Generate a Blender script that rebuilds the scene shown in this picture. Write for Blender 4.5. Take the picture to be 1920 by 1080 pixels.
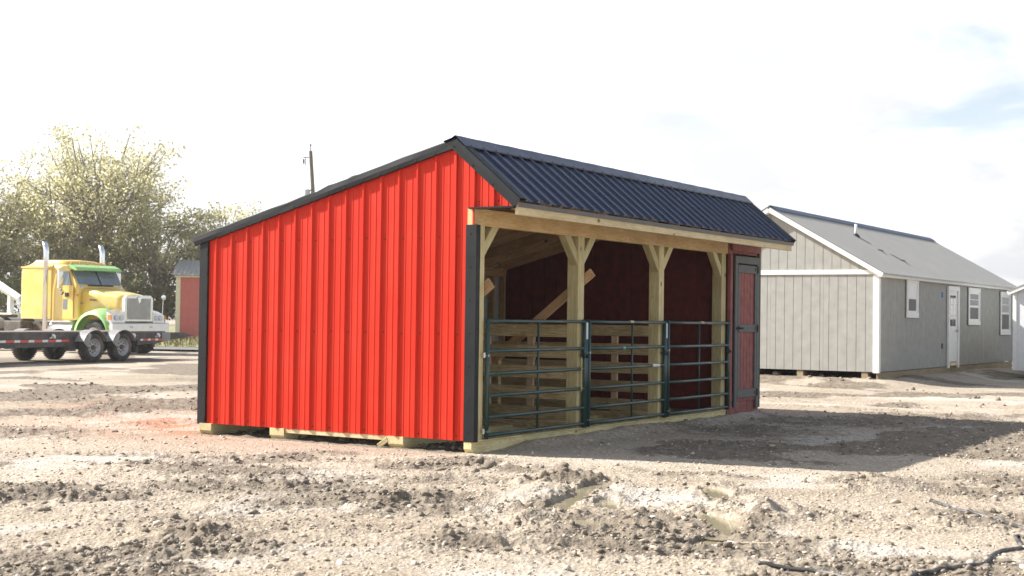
import bpy, math, random
import numpy as np
from mathutils import Vector, Matrix

random.seed(7)
rng = np.random.default_rng(11)
scene = bpy.context.scene
for o in list(bpy.data.objects):
    bpy.data.objects.remove(o, do_unlink=True)
col = scene.collection
PI = math.pi
R = math.radians

# ------------------------------------------------------------------ camera
CAM = Vector((-11.3234, -7.5064, 1.3237))
YAW, PITCH, ROLL = 1.0121, 0.0217, 0.0130
fwd = Vector((math.sin(YAW) * math.cos(PITCH), math.cos(YAW) * math.cos(PITCH), math.sin(PITCH)))
rgt = Vector((math.cos(YAW), -math.sin(YAW), 0))
upv = rgt.cross(fwd)
r2 = rgt * math.cos(ROLL) + upv * math.sin(ROLL)
u2 = -rgt * math.sin(ROLL) + upv * math.cos(ROLL)
cam_data = bpy.data.cameras.new("camera")
cam_data.sensor_width = 36.0
cam_data.lens = 2600.0 / 1920.0 * 36.0
cam_data.clip_end = 6000
cam_data.clip_start = 0.05
cam_data.dof.use_dof = True
cam_data.dof.focus_distance = 14.5
cam_data.dof.aperture_fstop = 4.5
cam = bpy.data.objects.new("camera", cam_data)
m3 = Matrix((r2, u2, -fwd)).transposed()
cam.matrix_world = Matrix.Translation(CAM) @ m3.to_4x4()
col.objects.link(cam)
scene.camera = cam

# ------------------------------------------------------------------ sky, sun, exposure
SUN_DIR = Vector((-0.255, 0.760, 0.598)).normalized()       # towards the sun
SUN_EL = math.asin(SUN_DIR.z)
SUN_ROT = math.atan2(SUN_DIR.x, SUN_DIR.y)
world = bpy.data.worlds.new("World")
scene.world = world
world.use_nodes = True
nt = world.node_tree
nt.nodes.clear()
N = nt.nodes.new
L = nt.links.new
sky = N("ShaderNodeTexSky")
sky.sky_type = 'NISHITA'
sky.sun_disc = False
sky.sun_elevation = SUN_EL
sky.sun_rotation = SUN_ROT
sky.air_density = 1.0
sky.dust_density = 0.8
sky.ozone_density = 1.0
tc = N("ShaderNodeTexCoord")
sep = N("ShaderNodeSeparateXYZ"); L(tc.outputs["Generated"], sep.inputs[0])
zz = N("ShaderNodeMath"); zz.operation = 'MAXIMUM'; L(sep.outputs["Z"], zz.inputs[0]); zz.inputs[1].default_value = 0.0
za = N("ShaderNodeMath"); za.operation = 'ADD'; L(zz.outputs[0], za.inputs[0]); za.inputs[1].default_value = 0.33
dv = N("ShaderNodeVectorMath"); dv.operation = 'SCALE'; L(tc.outputs["Generated"], dv.inputs[0])
inv = N("ShaderNodeMath"); inv.operation = 'DIVIDE'; inv.inputs[0].default_value = 1.0; L(za.outputs[0], inv.inputs[1])
L(inv.outputs[0], dv.inputs["Scale"])
nz = N("ShaderNodeTexNoise"); nz.inputs["Scale"].default_value = 2.9; nz.inputs["Detail"].default_value = 9; nz.inputs["Roughness"].default_value = 0.56
nz.inputs["Distortion"].default_value = 0.25
off = N("ShaderNodeVectorMath"); off.operation = 'ADD'; L(dv.outputs[0], off.inputs[0]); off.inputs[1].default_value = (12.6, 0.4, 9.3)
L(off.outputs[0], nz.inputs["Vector"])
# more cloud towards the horizon, bluer overhead
z2 = N("ShaderNodeMath"); z2.operation = 'MULTIPLY'; L(zz.outputs[0], z2.inputs[0]); L(zz.outputs[0], z2.inputs[1])
el = N("ShaderNodeMath"); el.operation = 'MULTIPLY_ADD'; L(z2.outputs[0], el.inputs[0]); el.inputs[1].default_value = -2.6
dt = N("ShaderNodeVectorMath"); dt.operation = 'DOT_PRODUCT'; L(tc.outputs["Generated"], dt.inputs[0]); dt.inputs[1].default_value = SUN_DIR
ve = N("ShaderNodeMath"); ve.operation = 'MULTIPLY_ADD'; L(dt.outputs["Value"], ve.inputs[0]); ve.inputs[1].default_value = 0.30; L(nz.outputs["Fac"], ve.inputs[2])
L(ve.outputs[0], el.inputs[2])
cr = N("ShaderNodeValToRGB")
cr.color_ramp.elements[0].position = 0.23; cr.color_ramp.elements[0].color = (0.12, 0.12, 0.12, 1)
cr.color_ramp.elements[1].position = 0.41; cr.color_ramp.elements[1].color = (1, 1, 1, 1)
L(el.outputs[0], cr.inputs[0])
nz2 = N("ShaderNodeTexNoise"); nz2.inputs["Scale"].default_value = 4.2; nz2.inputs["Detail"].default_value = 9; nz2.inputs["Roughness"].default_value = .55; L(off.outputs[0], nz2.inputs["Vector"])
cc = N("ShaderNodeValToRGB")
cc.color_ramp.elements[0].position = 0.40; cc.color_ramp.elements[0].color = (5.5, 5.6, 5.75, 1)
cc.color_ramp.elements[1].position = 0.56; cc.color_ramp.elements[1].color = (7.6, 7.6, 7.6, 1)
L(nz2.outputs["Fac"], cc.inputs[0])
# thin cloud is brighter towards the sun
sg = N("ShaderNodeMapRange"); sg.inputs["From Min"].default_value = -1; sg.inputs["From Max"].default_value = 1; sg.inputs["To Min"].default_value = .85; sg.inputs["To Max"].default_value = 1.35
L(dt.outputs["Value"], sg.inputs["Value"])
cs = N("ShaderNodeVectorMath"); cs.operation = 'SCALE'; L(cc.outputs[0], cs.inputs[0]); L(sg.outputs[0], cs.inputs["Scale"])
hs = N("ShaderNodeHueSaturation"); hs.inputs["Saturation"].default_value = .66; L(sky.outputs[0], hs.inputs["Color"])
sk = N("ShaderNodeVectorMath"); sk.operation = 'SCALE'; L(hs.outputs[0], sk.inputs[0]); sk.inputs["Scale"].default_value = 1.2
mx = N("ShaderNodeMixRGB"); L(cr.outputs[0], mx.inputs[0]); L(sk.outputs[0], mx.inputs[1]); L(cs.outputs[0], mx.inputs[2])
bg = N("ShaderNodeBackground"); bg.inputs["Strength"].default_value = 0.075
L(mx.outputs[0], bg.inputs["Color"])
wo = N("ShaderNodeOutputWorld"); L(bg.outputs[0], wo.inputs["Surface"])

sun_data = bpy.data.lights.new("sun", 'SUN')
sun_data.energy = 5.0
sun_data.angle = R(0.55)
sun_data.color = (1.0, 0.96, 0.90)
sun = bpy.data.objects.new("sun", sun_data)
sun.rotation_euler = SUN_DIR.to_track_quat('Z', 'Y').to_euler()
sun.location = (-10, 30, 30)
col.objects.link(sun)

vs = scene.view_settings
vs.view_transform = 'Standard'
vs.look = 'None'
vs.gamma = 1.0
vs.exposure = 1.1
vs.use_curve_mapping = False
scene.cycles.use_denoising = True
scene.cycles.max_bounces = 8
scene.cycles.transparent_max_bounces = 12

# ------------------------------------------------------------------ materials
def new_mat(name):
    m = bpy.data.materials.new(name); m.use_nodes = True
    nt = m.node_tree
    b = nt.nodes["Principled BSDF"]
    return m, nt, b

def plain(name, c, rough=0.6, metal=0.0, var=0.12, scale=6.0, bump=0.0, bscale=60.0, spec=0.5, dirt=0.0, dirtc=(0.3, 0.25, 0.19)):
    m, nt, b = new_mat(name)
    t = nt.nodes.new("ShaderNodeTexCoord")
    n = nt.nodes.new("ShaderNodeTexNoise"); n.inputs["Scale"].default_value = scale; n.inputs["Detail"].default_value = 6
    nt.links.new(t.outputs["Object"], n.inputs["Vector"])
    r = nt.nodes.new("ShaderNodeValToRGB")
    r.color_ramp.elements[0].position = 0.3; r.color_ramp.elements[1].position = 0.7
    r.color_ramp.elements[0].color = (*[max(0, x * (1 - var)) for x in c], 1)
    r.color_ramp.elements[1].color = (*[min(1, x * (1 + var)) for x in c], 1)
    nt.links.new(n.outputs["Fac"], r.inputs[0])
    out = r.outputs[0]
    if dirt > 0:
        n3 = nt.nodes.new("ShaderNodeTexNoise"); n3.inputs["Scale"].default_value = scale * 0.6; n3.inputs["Detail"].default_value = 8; n3.inputs["Roughness"].default_value = .7
        nt.links.new(t.outputs["Object"], n3.inputs["Vector"])
        r3 = nt.nodes.new("ShaderNodeValToRGB")
        r3.color_ramp.elements[0].position = 0.45; r3.color_ramp.elements[0].color = (0, 0, 0, 1)
        r3.color_ramp.elements[1].position = 0.75; r3.color_ramp.elements[1].color = (dirt, dirt, dirt, 1)
        nt.links.new(n3.outputs["Fac"], r3.inputs[0])
        mx = nt.nodes.new("ShaderNodeMixRGB"); nt.links.new(r3.outputs[0], mx.inputs[0]); nt.links.new(out, mx.inputs[1]); mx.inputs[2].default_value = (*dirtc, 1)
        out = mx.outputs[0]
    nt.links.new(out, b.inputs["Base Color"])
    b.inputs["Roughness"].default_value = rough
    b.inputs["Metallic"].default_value = metal
    b.inputs["Specular IOR Level"].default_value = spec
    if bump > 0:
        n2 = nt.nodes.new("ShaderNodeTexNoise"); n2.inputs["Scale"].default_value = bscale; n2.inputs["Detail"].default_value = 4
        nt.links.new(t.outputs["Object"], n2.inputs["Vector"])
        bp = nt.nodes.new("ShaderNodeBump"); bp.inputs["Strength"].default_value = bump; bp.inputs["Distance"].default_value = 0.01
        nt.links.new(n2.outputs["Fac"], bp.inputs["Height"]); nt.links.new(bp.outputs[0], b.inputs["Normal"])
    return m

def wood(name, c1, c2, knot=(0.12, 0.06, 0.03), rough=0.75, knots=True, gscale=1.0):
    """grain runs along the board's own local X"""
    m, nt, b = new_mat(name)
    N = nt.nodes.new; L = nt.links.new
    t = N("ShaderNodeTexCoord"); oi = N("ShaderNodeObjectInfo")
    ad = N("ShaderNodeVectorMath"); ad.operation = 'MULTIPLY_ADD'
    L(t.outputs["Object"], ad.inputs[0]); ad.inputs[1].default_value = (1, 1, 1)
    cm = N("ShaderNodeCombineXYZ"); ml = N("ShaderNodeMath"); ml.operation = 'MULTIPLY'; ml.inputs[1].default_value = 37.0
    L(oi.outputs["Random"], ml.inputs[0]); L(ml.outputs[0], cm.inputs[0]); L(ml.outputs[0], cm.inputs[1])
    L(cm.outputs[0], ad.inputs[2])
    mp = N("ShaderNodeMapping"); mp.inputs["Scale"].default_value = (1.1 * gscale, 16 * gscale, 16 * gscale); L(ad.outputs[0], mp.inputs[0])
    n = N("ShaderNodeTexNoise"); n.inputs["Scale"].default_value = 1.0; n.inputs["Detail"].default_value = 5; n.inputs["Distortion"].default_value = 1.6
    L(mp.outputs[0], n.inputs["Vector"])
    w = N("ShaderNodeMath"); w.operation = 'MULTIPLY'; w.inputs[1].default_value = 7.0; L(n.outputs["Fac"], w.inputs[0])
    fr = N("ShaderNodeMath"); fr.operation = 'PINGPONG'; fr.inputs[1].default_value = 0.5; L(w.outputs[0], fr.inputs[0])
    r = N("ShaderNodeValToRGB")
    r.color_ramp.elements[0].position = 0.04; r.color_ramp.elements[0].color = (*c2, 1)
    r.color_ramp.elements[1].position = 0.42; r.color_ramp.elements[1].color = (*c1, 1)
    L(fr.outputs[0], r.inputs[0])
    # board to board tone
    hv = N("ShaderNodeHueSaturation"); L(r.outputs[0], hv.inputs["Color"])
    mr = N("ShaderNodeMapRange"); mr.inputs["To Min"].default_value = 0.82; mr.inputs["To Max"].default_value = 1.15; L(oi.outputs["Random"], mr.inputs["Value"]); L(mr.outputs[0], hv.inputs["Value"])
    out = hv.outputs[0]
    n4 = N("ShaderNodeTexNoise"); n4.inputs["Scale"].default_value = 2.5; n4.inputs["Detail"].default_value = 5; L(ad.outputs[0], n4.inputs["Vector"])
    mx0 = N("ShaderNodeMixRGB"); mx0.blend_type = 'MULTIPLY'; mx0.inputs[0].default_value = 0.5
    r4 = N("ShaderNodeValToRGB"); r4.color_ramp.elements[0].position = .3; r4.color_ramp.elements[0].color = (.6, .57, .5, 1); r4.color_ramp.elements[1].position = .65; r4.color_ramp.elements[1].color = (1, 1, 1, 1)
    L(n4.outputs["Fac"], r4.inputs[0]); L(out, mx0.inputs[1]); L(r4.outputs[0], mx0.inputs[2]); out = mx0.outputs[0]
    if knots:
        mp2 = N("ShaderNodeMapping"); mp2.inputs["Scale"].default_value = (2.0, 3.2, 3.2); L(ad.outputs[0], mp2.inputs[0])
        v = N("ShaderNodeTexVoronoi"); v.inputs["Scale"].default_value = 1.0; v.inputs["Randomness"].default_value = 1.0; L(mp2.outputs[0], v.inputs["Vector"])
        r2 = N("ShaderNodeValToRGB")
        r2.color_ramp.elements[0].position = 0.035; r2.color_ramp.elements[0].color = (1, 1, 1, 1)
        r2.color_ramp.elements[1].position = 0.085; r2.color_ramp.elements[1].color = (0, 0, 0, 1)
        L(v.outputs["Distance"], r2.inputs[0])
        mx = N("ShaderNodeMixRGB"); L(r2.outputs[0], mx.inputs[0]); L(out, mx.inputs[1]); mx.inputs[2].default_value = (*knot, 1); out = mx.outputs[0]
    L(out, b.inputs["Base Color"])
    b.inputs["Roughness"].default_value = rough
    bp = N("ShaderNodeBump"); bp.inputs["Strength"].default_value = 0.25; bp.inputs["Distance"].default_value = 0.004
    L(fr.outputs[0], bp.inputs["Height"]); L(bp.outputs[0], b.inputs["Normal"])
    return m

def painted_metal(name, c, rough=0.38, dust=0.25, dustc=(0.45, 0.36, 0.28), scratch=(0.8, 0.75, 0.7), coat=0.0, spec=.5, dent=.22):
    m, nt, b = new_mat(name)
    N = nt.nodes.new; L = nt.links.new
    t = N("ShaderNodeTexCoord")
    n = N("ShaderNodeTexNoise"); n.inputs["Scale"].default_value = 1.6; n.inputs["Detail"].default_value = 7; n.inputs["Roughness"].default_value = .65
    L(t.outputs["Object"], n.inputs["Vector"])
    r = N("ShaderNodeValToRGB"); r.color_ramp.elements[0].position = .42; r.color_ramp.elements[0].color = (0, 0, 0, 1); r.color_ramp.elements[1].position = .8; r.color_ramp.elements[1].color = (dust, dust, dust, 1)
    L(n.outputs["Fac"], r.inputs[0])
    mx = N("ShaderNodeMixRGB"); L(r.outputs[0], mx.inputs[0]); mx.inputs[1].default_value = (*c, 1); mx.inputs[2].default_value = (*dustc, 1)
    # little chips and rubs
    n2 = N("ShaderNodeTexNoise"); n2.inputs["Scale"].default_value = 9.0; n2.inputs["Detail"].default_value = 9; n2.inputs["Roughness"].default_value = .75; n2.inputs["Distortion"].default_value = .6
    L(t.outputs["Object"], n2.inputs["Vector"])
    r2 = N("ShaderNodeValToRGB"); r2.color_ramp.elements[0].position = .735; r2.color_ramp.elements[0].color = (0, 0, 0, 1); r2.color_ramp.elements[1].position = .78; r2.color_ramp.elements[1].color = (.45, .45, .45, 1)
    L(n2.outputs["Fac"], r2.inputs[0])
    mx2 = N("ShaderNodeMixRGB"); L(r2.outputs[0], mx2.inputs[0]); L(mx.outputs[0], mx2.inputs[1]); mx2.inputs[2].default_value = (*scratch, 1)
    L(mx2.outputs[0], b.inputs["Base Color"])
    mr = N("ShaderNodeMapRange"); mr.inputs["To Min"].default_value = rough; mr.inputs["To Max"].default_value = min(1, rough + .3); L(n.outputs["Fac"], mr.inputs["Value"]); L(mr.outputs[0], b.inputs["Roughness"])
    n3 = N("ShaderNodeTexNoise"); n3.inputs["Scale"].default_value = 3.5; n3.inputs["Detail"].default_value = 2; L(t.outputs["Object"], n3.inputs["Vector"])
    bp = N("ShaderNodeBump"); bp.inputs["Strength"].default_value = dent; bp.inputs["Distance"].default_value = 0.012
    L(n3.outputs["Fac"], bp.inputs["Height"]); L(bp.outputs[0], b.inputs["Normal"])
    b.inputs["Coat Weight"].default_value = coat; b.inputs["Specular IOR Level"].default_value = spec
    return m

M = {}
M['red_metal'] = painted_metal('red_metal', (0.60, 0.024, 0.007), rough=.42, dust=.07, dustc=(.55, .18, .10), scratch=(.75, .5, .42), spec=.20)
M['navy_roof'] = painted_metal('navy_roof', (0.009, 0.019, 0.055), dent=.08, rough=.16, dust=.08, dustc=(.12, .13, .15), scratch=(.1, .11, .13))
M['black_trim'] = painted_metal('black_trim', (0.009, 0.010, 0.012), rough=.34, spec=.28, dust=.04, dustc=(.16, .15, .14), scratch=(.25, .25, .26))
M['galvanized'] = painted_metal('galvanized', (0.52, 0.54, 0.56), rough=.4, dust=.15, dustc=(.35, .33, .3))
M['drip_edge'] = plain('drip_edge', (0.11, 0.10, 0.09), .5)
M['treated'] = wood('treated_lumber', (0.74, 0.65, 0.37), (0.60, 0.49, 0.24), knot=(.14, .08, .04))
M['pine'] = wood('pine_beam', (0.90, 0.66, 0.35), (0.78, 0.49, 0.20), knot=(.13, .06, .03))
M['pale_pine'] = wood('pale_pine', (0.80, 0.67, 0.42), (0.70, 0.54, 0.30), knot=(.2, .11, .05))
M['plank'] = wood('plank_wood', (0.64, 0.51, 0.29), (0.42, 0.30, 0.14), knot=(.08, .045, .02))
M['brown_board'] = wood('brown_board', (0.62, 0.40, 0.22), (0.50, 0.29, 0.14), knot=(.09, .04, .02))
M['rafter'] = wood('rafter_wood', (0.66, 0.45, 0.24), (0.50, 0.31, 0.15))
M['stub'] = wood('upright_wood', (0.72, 0.54, 0.36), (0.6, 0.42, 0.26), knots=False)
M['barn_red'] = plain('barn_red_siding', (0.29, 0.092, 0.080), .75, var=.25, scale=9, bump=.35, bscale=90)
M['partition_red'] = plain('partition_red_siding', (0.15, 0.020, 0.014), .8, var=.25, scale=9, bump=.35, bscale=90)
M['door_trim'] = plain('grey_green_trim', (0.11, 0.118, 0.112), .65, var=.15, scale=12, bump=.2)
M['gate_green'] = painted_metal('gate_green', (0.012, 0.055, 0.052), rough=.25, dust=.08, dustc=(.25, .24, .2), scratch=(.2, .25, .25), coat=.3)
M['black_iron'] = plain('black_iron', (0.012, 0.012, 0.013), .45)
M['steel'] = plain('bright_steel', (0.6, 0.58, 0.54), .35, metal=.9)
M['brass'] = plain('brass_chain', (0.75, 0.6, 0.28), .35, metal=.8)
M['sticker'] = plain('white_sticker', (0.78, 0.78, 0.76), .5, var=.04)
M['teal'] = plain('teal_tag', (0.1, 0.5, 0.45), .5)
M['screw'] = plain('screw_head', (0.05, 0.035, 0.03), .4, metal=.3)
M['house_siding'] = plain('grey_siding', (0.345, 0.338, 0.308), .8, var=.10, scale=5, bump=.3, bscale=45)  # one grey siding colour, the same on every wall of the cabin
M['white_paint'] = plain('white_paint', (0.80, 0.79, 0.76), .6, var=.05, scale=8)
M['white_vinyl'] = plain('white_shed_siding', (0.72, 0.73, 0.74), .6, var=.05, scale=5, bump=.2, bscale=40)
M['house_roof'] = painted_metal('grey_roof_metal', (0.27, 0.268, 0.26), rough=.5, dust=.25, dustc=(.42, .40, .37), scratch=(.25, .25, .25))
M['blue_cap'] = painted_metal('blue_ridge_cap', (0.04, 0.075, 0.15), rough=.35, dust=.1)
M['glass_dark'] = plain('window_glass', (0.02, 0.024, 0.024), .06, var=.1, spec=.8)
M['screen_mesh'] = plain('window_screen', (0.045, 0.045, 0.048), .5, var=.1)
M['blue_tape'] = plain('blue_tape', (0.05, 0.14, 0.4), .6)
M['skid'] = wood('weathered_skid', (0.42, 0.33, 0.2), (0.3, 0.22, 0.12))
M['yellow'] = painted_metal('yellow_truck_paint', (0.80, 0.55, 0.11), rough=.32, dust=.45, dustc=(.84, .74, .5), scratch=(.7, .6, .4), coat=.3)
M['green_paint'] = painted_metal('green_truck_paint', (0.27, 0.56, 0.14), rough=.32, dust=.4, dustc=(.6, .66, .48), coat=.3)
M['chrome'] = plain('chrome', (0.82, 0.82, 0.83), .16, metal=1.0, var=.03)
M['polished'] = plain('polished_aluminium', (0.74, 0.73, 0.72), .34, metal=.9, var=.06)
M['rubber'] = plain('tyre_rubber', (0.03, 0.029, 0.028), .85, var=.3, dirt=.85, dirtc=(.30, .24, .18), bump=.3)
M['rim'] = plain('wheel_rim', (0.40, 0.41, 0.42), .45, metal=.4, dirt=.4)
M['white_rim'] = plain('white_truck_rim', (0.70, 0.69, 0.66), .45, dirt=.3)
M['trailer'] = plain('trailer_black_paint', (0.035, 0.034, 0.036), .5, var=.25, dirt=.6, dirtc=(.2, .17, .14))
M['fender_grey'] = plain('fender_grey', (0.24, 0.235, 0.23), .5, var=.15, dirt=.5)
M['wood_deck'] = wood('trailer_deck', (0.26, 0.2, 0.15), (0.17, 0.13, 0.1), knots=False)
M['tape_red'] = plain('reflector_red', (0.65, 0.07, 0.04), .4, var=.05)
M['tape_white'] = plain('reflector_white', (0.8, 0.8, 0.78), .4, var=.03)
M['amber'] = plain('amber_lamp', (0.75, 0.28, 0.03), .25, var=.05)
M['lens'] = plain('lamp_lens', (0.62, 0.64, 0.66), .12, var=.05)
M['cab_glass'] = plain('cab_glass', (0.15, 0.185, 0.21), .05, var=.1, spec=.9)
M['chassis'] = plain('chassis_grime', (0.09, 0.075, 0.06), .8, var=.3, dirt=.6)
M['red_far'] = plain('red_shed_siding', (0.55, 0.14, 0.12), .7, var=.08, scale=3)
M['cream'] = plain('cream_trim', (0.72, 0.68, 0.5), .6, var=.05)
M['pole_wood'] = plain('pole_wood', (0.17, 0.13, 0.10), .85, var=.3, scale=8)
M['grey_can'] = plain('transformer_grey', (0.5, 0.52, 0.54), .5)
M['hose'] = plain('black_hose', (0.028, 0.027, 0.026), .55, var=.3, dirt=.9, dirtc=(.42, .39, .36))
M['white_stone'] = plain('white_stone', (0.72, 0.71, 0.69), .8, var=.12, scale=20)
M['stick'] = plain('bleached_stick', (0.55, 0.45, 0.32), .8, var=.2, scale=20)
M['asphalt'] = plain('asphalt', (0.16, 0.155, 0.15), .9, var=.15, scale=3)
M['clod'] = plain('mud_clod', (0.245, 0.203, 0.155), .95, var=.35, scale=7, bump=.5, bscale=70)
M['pebble'] = plain('limestone_pebble', (0.50, 0.43, 0.345), .9, var=.3, scale=5)

# ------------------------------------------------------------------ helpers
class MB:
    """collects faces, then links them as ONE mesh object"""
    def __init__(s): s.v = []; s.f = []; s.mi = []
    def face(s, pts, mi=0):
        b = len(s.v); s.v += [tuple(p) for p in pts]; s.f.append(tuple(range(b, b + len(pts)))); s.mi.append(mi)
    def grid(s, rows, closed=False, mi=0, cap=False):
        b = len(s.v); n = len(rows[0])
        for r_ in rows: s.v += [tuple(p) for p in r_]
        for i in range(len(rows) - 1):
            for j in range(n if closed else n - 1):
                k = (j + 1) % n
                s.f.append((b + i * n + j, b + i * n + k, b + (i + 1) * n + k, b + (i + 1) * n + j)); s.mi.append(mi)
        if cap:
            s.f.append(tuple(b + j for j in reversed(range(n)))); s.mi.append(mi)
            e = b + (len(rows) - 1) * n
            s.f.append(tuple(e + j for j in range(n))); s.mi.append(mi)
    def box(s, x0, x1, y0, y1, z0, z1, mi=0, c=0.0):
        if c <= 0:
            p = [(x0, y0, z0), (x1, y0, z0), (x1, y1, z0), (x0, y1, z0), (x0, y0, z1), (x1, y0, z1), (x1, y1, z1), (x0, y1, z1)]
            b = len(s.v); s.v += p
            for q in ((0, 3, 2, 1), (4, 5, 6, 7), (0, 1, 5, 4), (1, 2, 6, 5), (2, 3, 7, 6), (3, 0, 4, 7)):
                s.f.append(tuple(b + i for i in q)); s.mi.append(mi)
        else:   # chamfered: three rings
            def ring(z, k): return [(x0 + k, y0 + c, z), (x0 + c, y0 + k, z), (x1 - c, y0 + k, z), (x1 - k, y0 + c, z), (x1 - k, y1 - c, z), (x1 - c, y1 - k, z), (x0 + c, y1 - k, z), (x0 + k, y1 - c, z)]
            s.grid([ring(z0, c * .8), ring(z0 + c, 0), ring(z1 - c, 0), ring(z1, c * .8)], closed=True, mi=mi, cap=True)
    def tube(s, pts, rad, n=8, mi=0, cap=True):
        pts = [Vector(p) for p in pts]
        rads = rad if isinstance(rad, (list, tuple)) else [rad] * len(pts)
        rows = []; prev = None
        for i, p in enumerate(pts):
            d = (pts[min(i + 1, len(pts) - 1)] - pts[max(i - 1, 0)]).normalized()
            if prev is None:
                a = Vector((0, 0, 1)) if abs(d.z) < .9 else Vector((1, 0, 0))
                u = d.cross(a).normalized()
            else:
                u = (prev - d * prev.dot(d)).normalized()
            prev = u; w = d.cross(u)
            rows.append([p + (u * math.cos(2 * PI * k / n) + w * math.sin(2 * PI * k / n)) * rads[i] for k in range(n)])
        s.grid(rows, closed=True, mi=mi, cap=cap)
    def lathe(s, prof, n=24, axis='y', c=(0, 0, 0), mi=0, a0=0, a1=2 * PI, cap=False):
        rows = []
        full = abs(a1 - a0 - 2 * PI) < 1e-6
        for (h, r_) in prof:
            ring = []
            for k in range(n if full else n + 1):
                a = a0 + (a1 - a0) * k / n
                q = (r_ * math.cos(a), r_ * math.sin(a))
                if axis == 'y': p = (c[0] + q[0], c[1] + h, c[2] + q[1])
                elif axis == 'x': p = (c[0] + h, c[1] + q[0], c[2] + q[1])
                else: p = (c[0] + q[0], c[1] + q[1], c[2] + h)
                ring.append(p)
            rows.append(ring)
        s.grid(rows, closed=full, mi=mi, cap=cap)
    def build(s, name, mat, parent=None, smooth=False):
        me = bpy.data.meshes.new(name); me.from_pydata(s.v, [], s.f); me.update()
        mats = mat if isinstance(mat, (list, tuple)) else [mat]
        for k in mats: me.materials.append(M[k] if isinstance(k, str) else k)
        if len(mats) > 1: me.polygons.foreach_set('material_index', s.mi)
        if smooth: me.shade_smooth() if hasattr(me, 'shade_smooth') else None
        o = bpy.data.objects.new(name, me); col.objects.link(o)
        if parent: o.parent = parent
        return o

def link(name, me, parent=None):
    o = bpy.data.objects.new(name, me); col.objects.link(o)
    if parent: o.parent = parent
    return o

def thing(name, label, cat, loc=(0, 0, 0), rotz=0.0, group=None):
    o = bpy.data.objects.new(name, None); col.objects.link(o)
    o.empty_display_size = .2
    o.location = loc; o.rotation_euler = (0, 0, rotz)
    o['label'] = label; o['category'] = cat
    if group: o['group'] = group
    return o
def tag(o, label, cat, group=None):
    o['label'] = label; o['category'] = cat
    if group: o['group'] = group
    return o
def struct(o, kind='structure'):
    o['kind'] = kind; return o

_bc = {}
def board(name, p0, p1, w, t, mat, parent, side=None, c=0.004):
    """a board from p0 to p1: width w along `side`, thickness t across; grain along its local X"""
    p0, p1 = Vector(p0), Vector(p1); d = (p1 - p0); ln = d.length; d.normalize()
    side = Vector(side) if side is not None else (Vector((0, 0, 1)) if abs(d.z) < .9 else Vector((1, 0, 0)))
    y = (side - d * side.dot(d)).normalized(); z = d.cross(y)
    key = (round(ln, 3), round(w, 4), round(t, 4), mat)
    me = _bc.get(key)
    if me is None:
        b = MB(); h = w / 2; k = t / 2
        ring = [(-h + c, -k), (h - c, -k), (h, -k + c), (h, k - c), (h - c, k), (-h + c, k), (-h, k - c), (-h, -k + c)]
        b.grid([[(x, a, e) for a, e in ring] for x in (-ln / 2, ln / 2)], closed=True, cap=True)
        me = bpy.data.meshes.new(name); me.from_pydata(b.v, [], [tuple(reversed(f)) for f in b.f]); me.materials.append(M[mat]); _bc[key] = me
    o = link(name, me, parent)
    o.matrix_local = Matrix.Translation((p0 + p1) / 2) @ Matrix((d, y, z)).transposed().to_4x4()
    return o

def fix_normals(o):
    import bmesh
    bm = bmesh.new(); bm.from_mesh(o.data); bmesh.ops.recalc_face_normals(bm, faces=bm.faces); bm.to_mesh(o.data); bm.free(); return o

# ---- ribbed sheet metal: 9 inch major ribs, two low ribs between
def ag_profile(u0, u1, start, pitch=0.2286):
    """(u, height) points of an agricultural panel between u0 and u1; a major rib stands at `start`+k*pitch"""
    pts = set()
    k0 = math.floor((u0 - start) / pitch) - 1; k1 = math.ceil((u1 - start) / pitch) + 1
    prof = []
    for k in range(k0, k1 + 1):
        c = start + k * pitch
        prof += [(c - .024, 0), (c - .009, .023), (c + .009, .023), (c + .024, 0)]
        for q in (pitch / 3, 2 * pitch / 3):
            prof += [(c + q - .013, 0), (c + q - .006, .0035), (c + q + .006, .0035), (c + q + .013, 0)]
    out = []
    def hat(u):
        for a, b in zip(prof[:-1], prof[1:]):
            if a[0] <= u <= b[0]: return a[1] + (b[1] - a[1]) * (u - a[0]) / max(1e-9, b[0] - a[0])
        return 0
    out.append((u0, hat(u0)))
    out += [p for p in prof if u0 < p[0] < u1]
    out.append((u1, hat(u1)))
    return out

def sheet(name, prof, fn_lo, fn_hi, place, mats, parent, gap=0.003):
    """extrude a profile between fn_lo(u) and fn_hi(u); place(u, v, h) -> point. Outer skin mats[0], inner skin mats[1]"""
    b = MB()
    lo = [place(u, fn_lo(u), h) for u, h in prof]; hi = [place(u, fn_hi(u), h) for u, h in prof]
    b.grid([lo, hi], mi=0)
    lo2 = [place(u, fn_lo(u), h - gap) for u, h in prof]; hi2 = [place(u, fn_hi(u), h - gap) for u, h in prof]
    b.grid([hi2, lo2], mi=1 if len(mats) > 1 else 0)
    b.grid([lo2, lo], mi=0); b.grid([hi, hi2], mi=0)
    b.grid([[lo[0], hi[0]], [lo2[0], hi2[0]]], mi=0); b.grid([[lo[-1], hi[-1]], [lo2[-1], hi2[-1]]], mi=0)
    return b.build(name, mats, parent)

def groove_profile(u0, u1, pitch=0.2032, start=0.0, gw=.012, gd=.009):
    out = [(u0, 0)]
    k0 = math.ceil((u0 - start) / pitch); k1 = math.floor((u1 - start) / pitch)
    for k in range(k0, k1 + 1):
        c = start + k * pitch
        if c - gw <= u0 or c + gw >= u1: continue
        out += [(c - gw / 2, 0), (c - gw / 2 + .001, -gd), (c + gw / 2 - .001, -gd), (c + gw / 2, 0)]
    out.append((u1, 0)); return out

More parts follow.
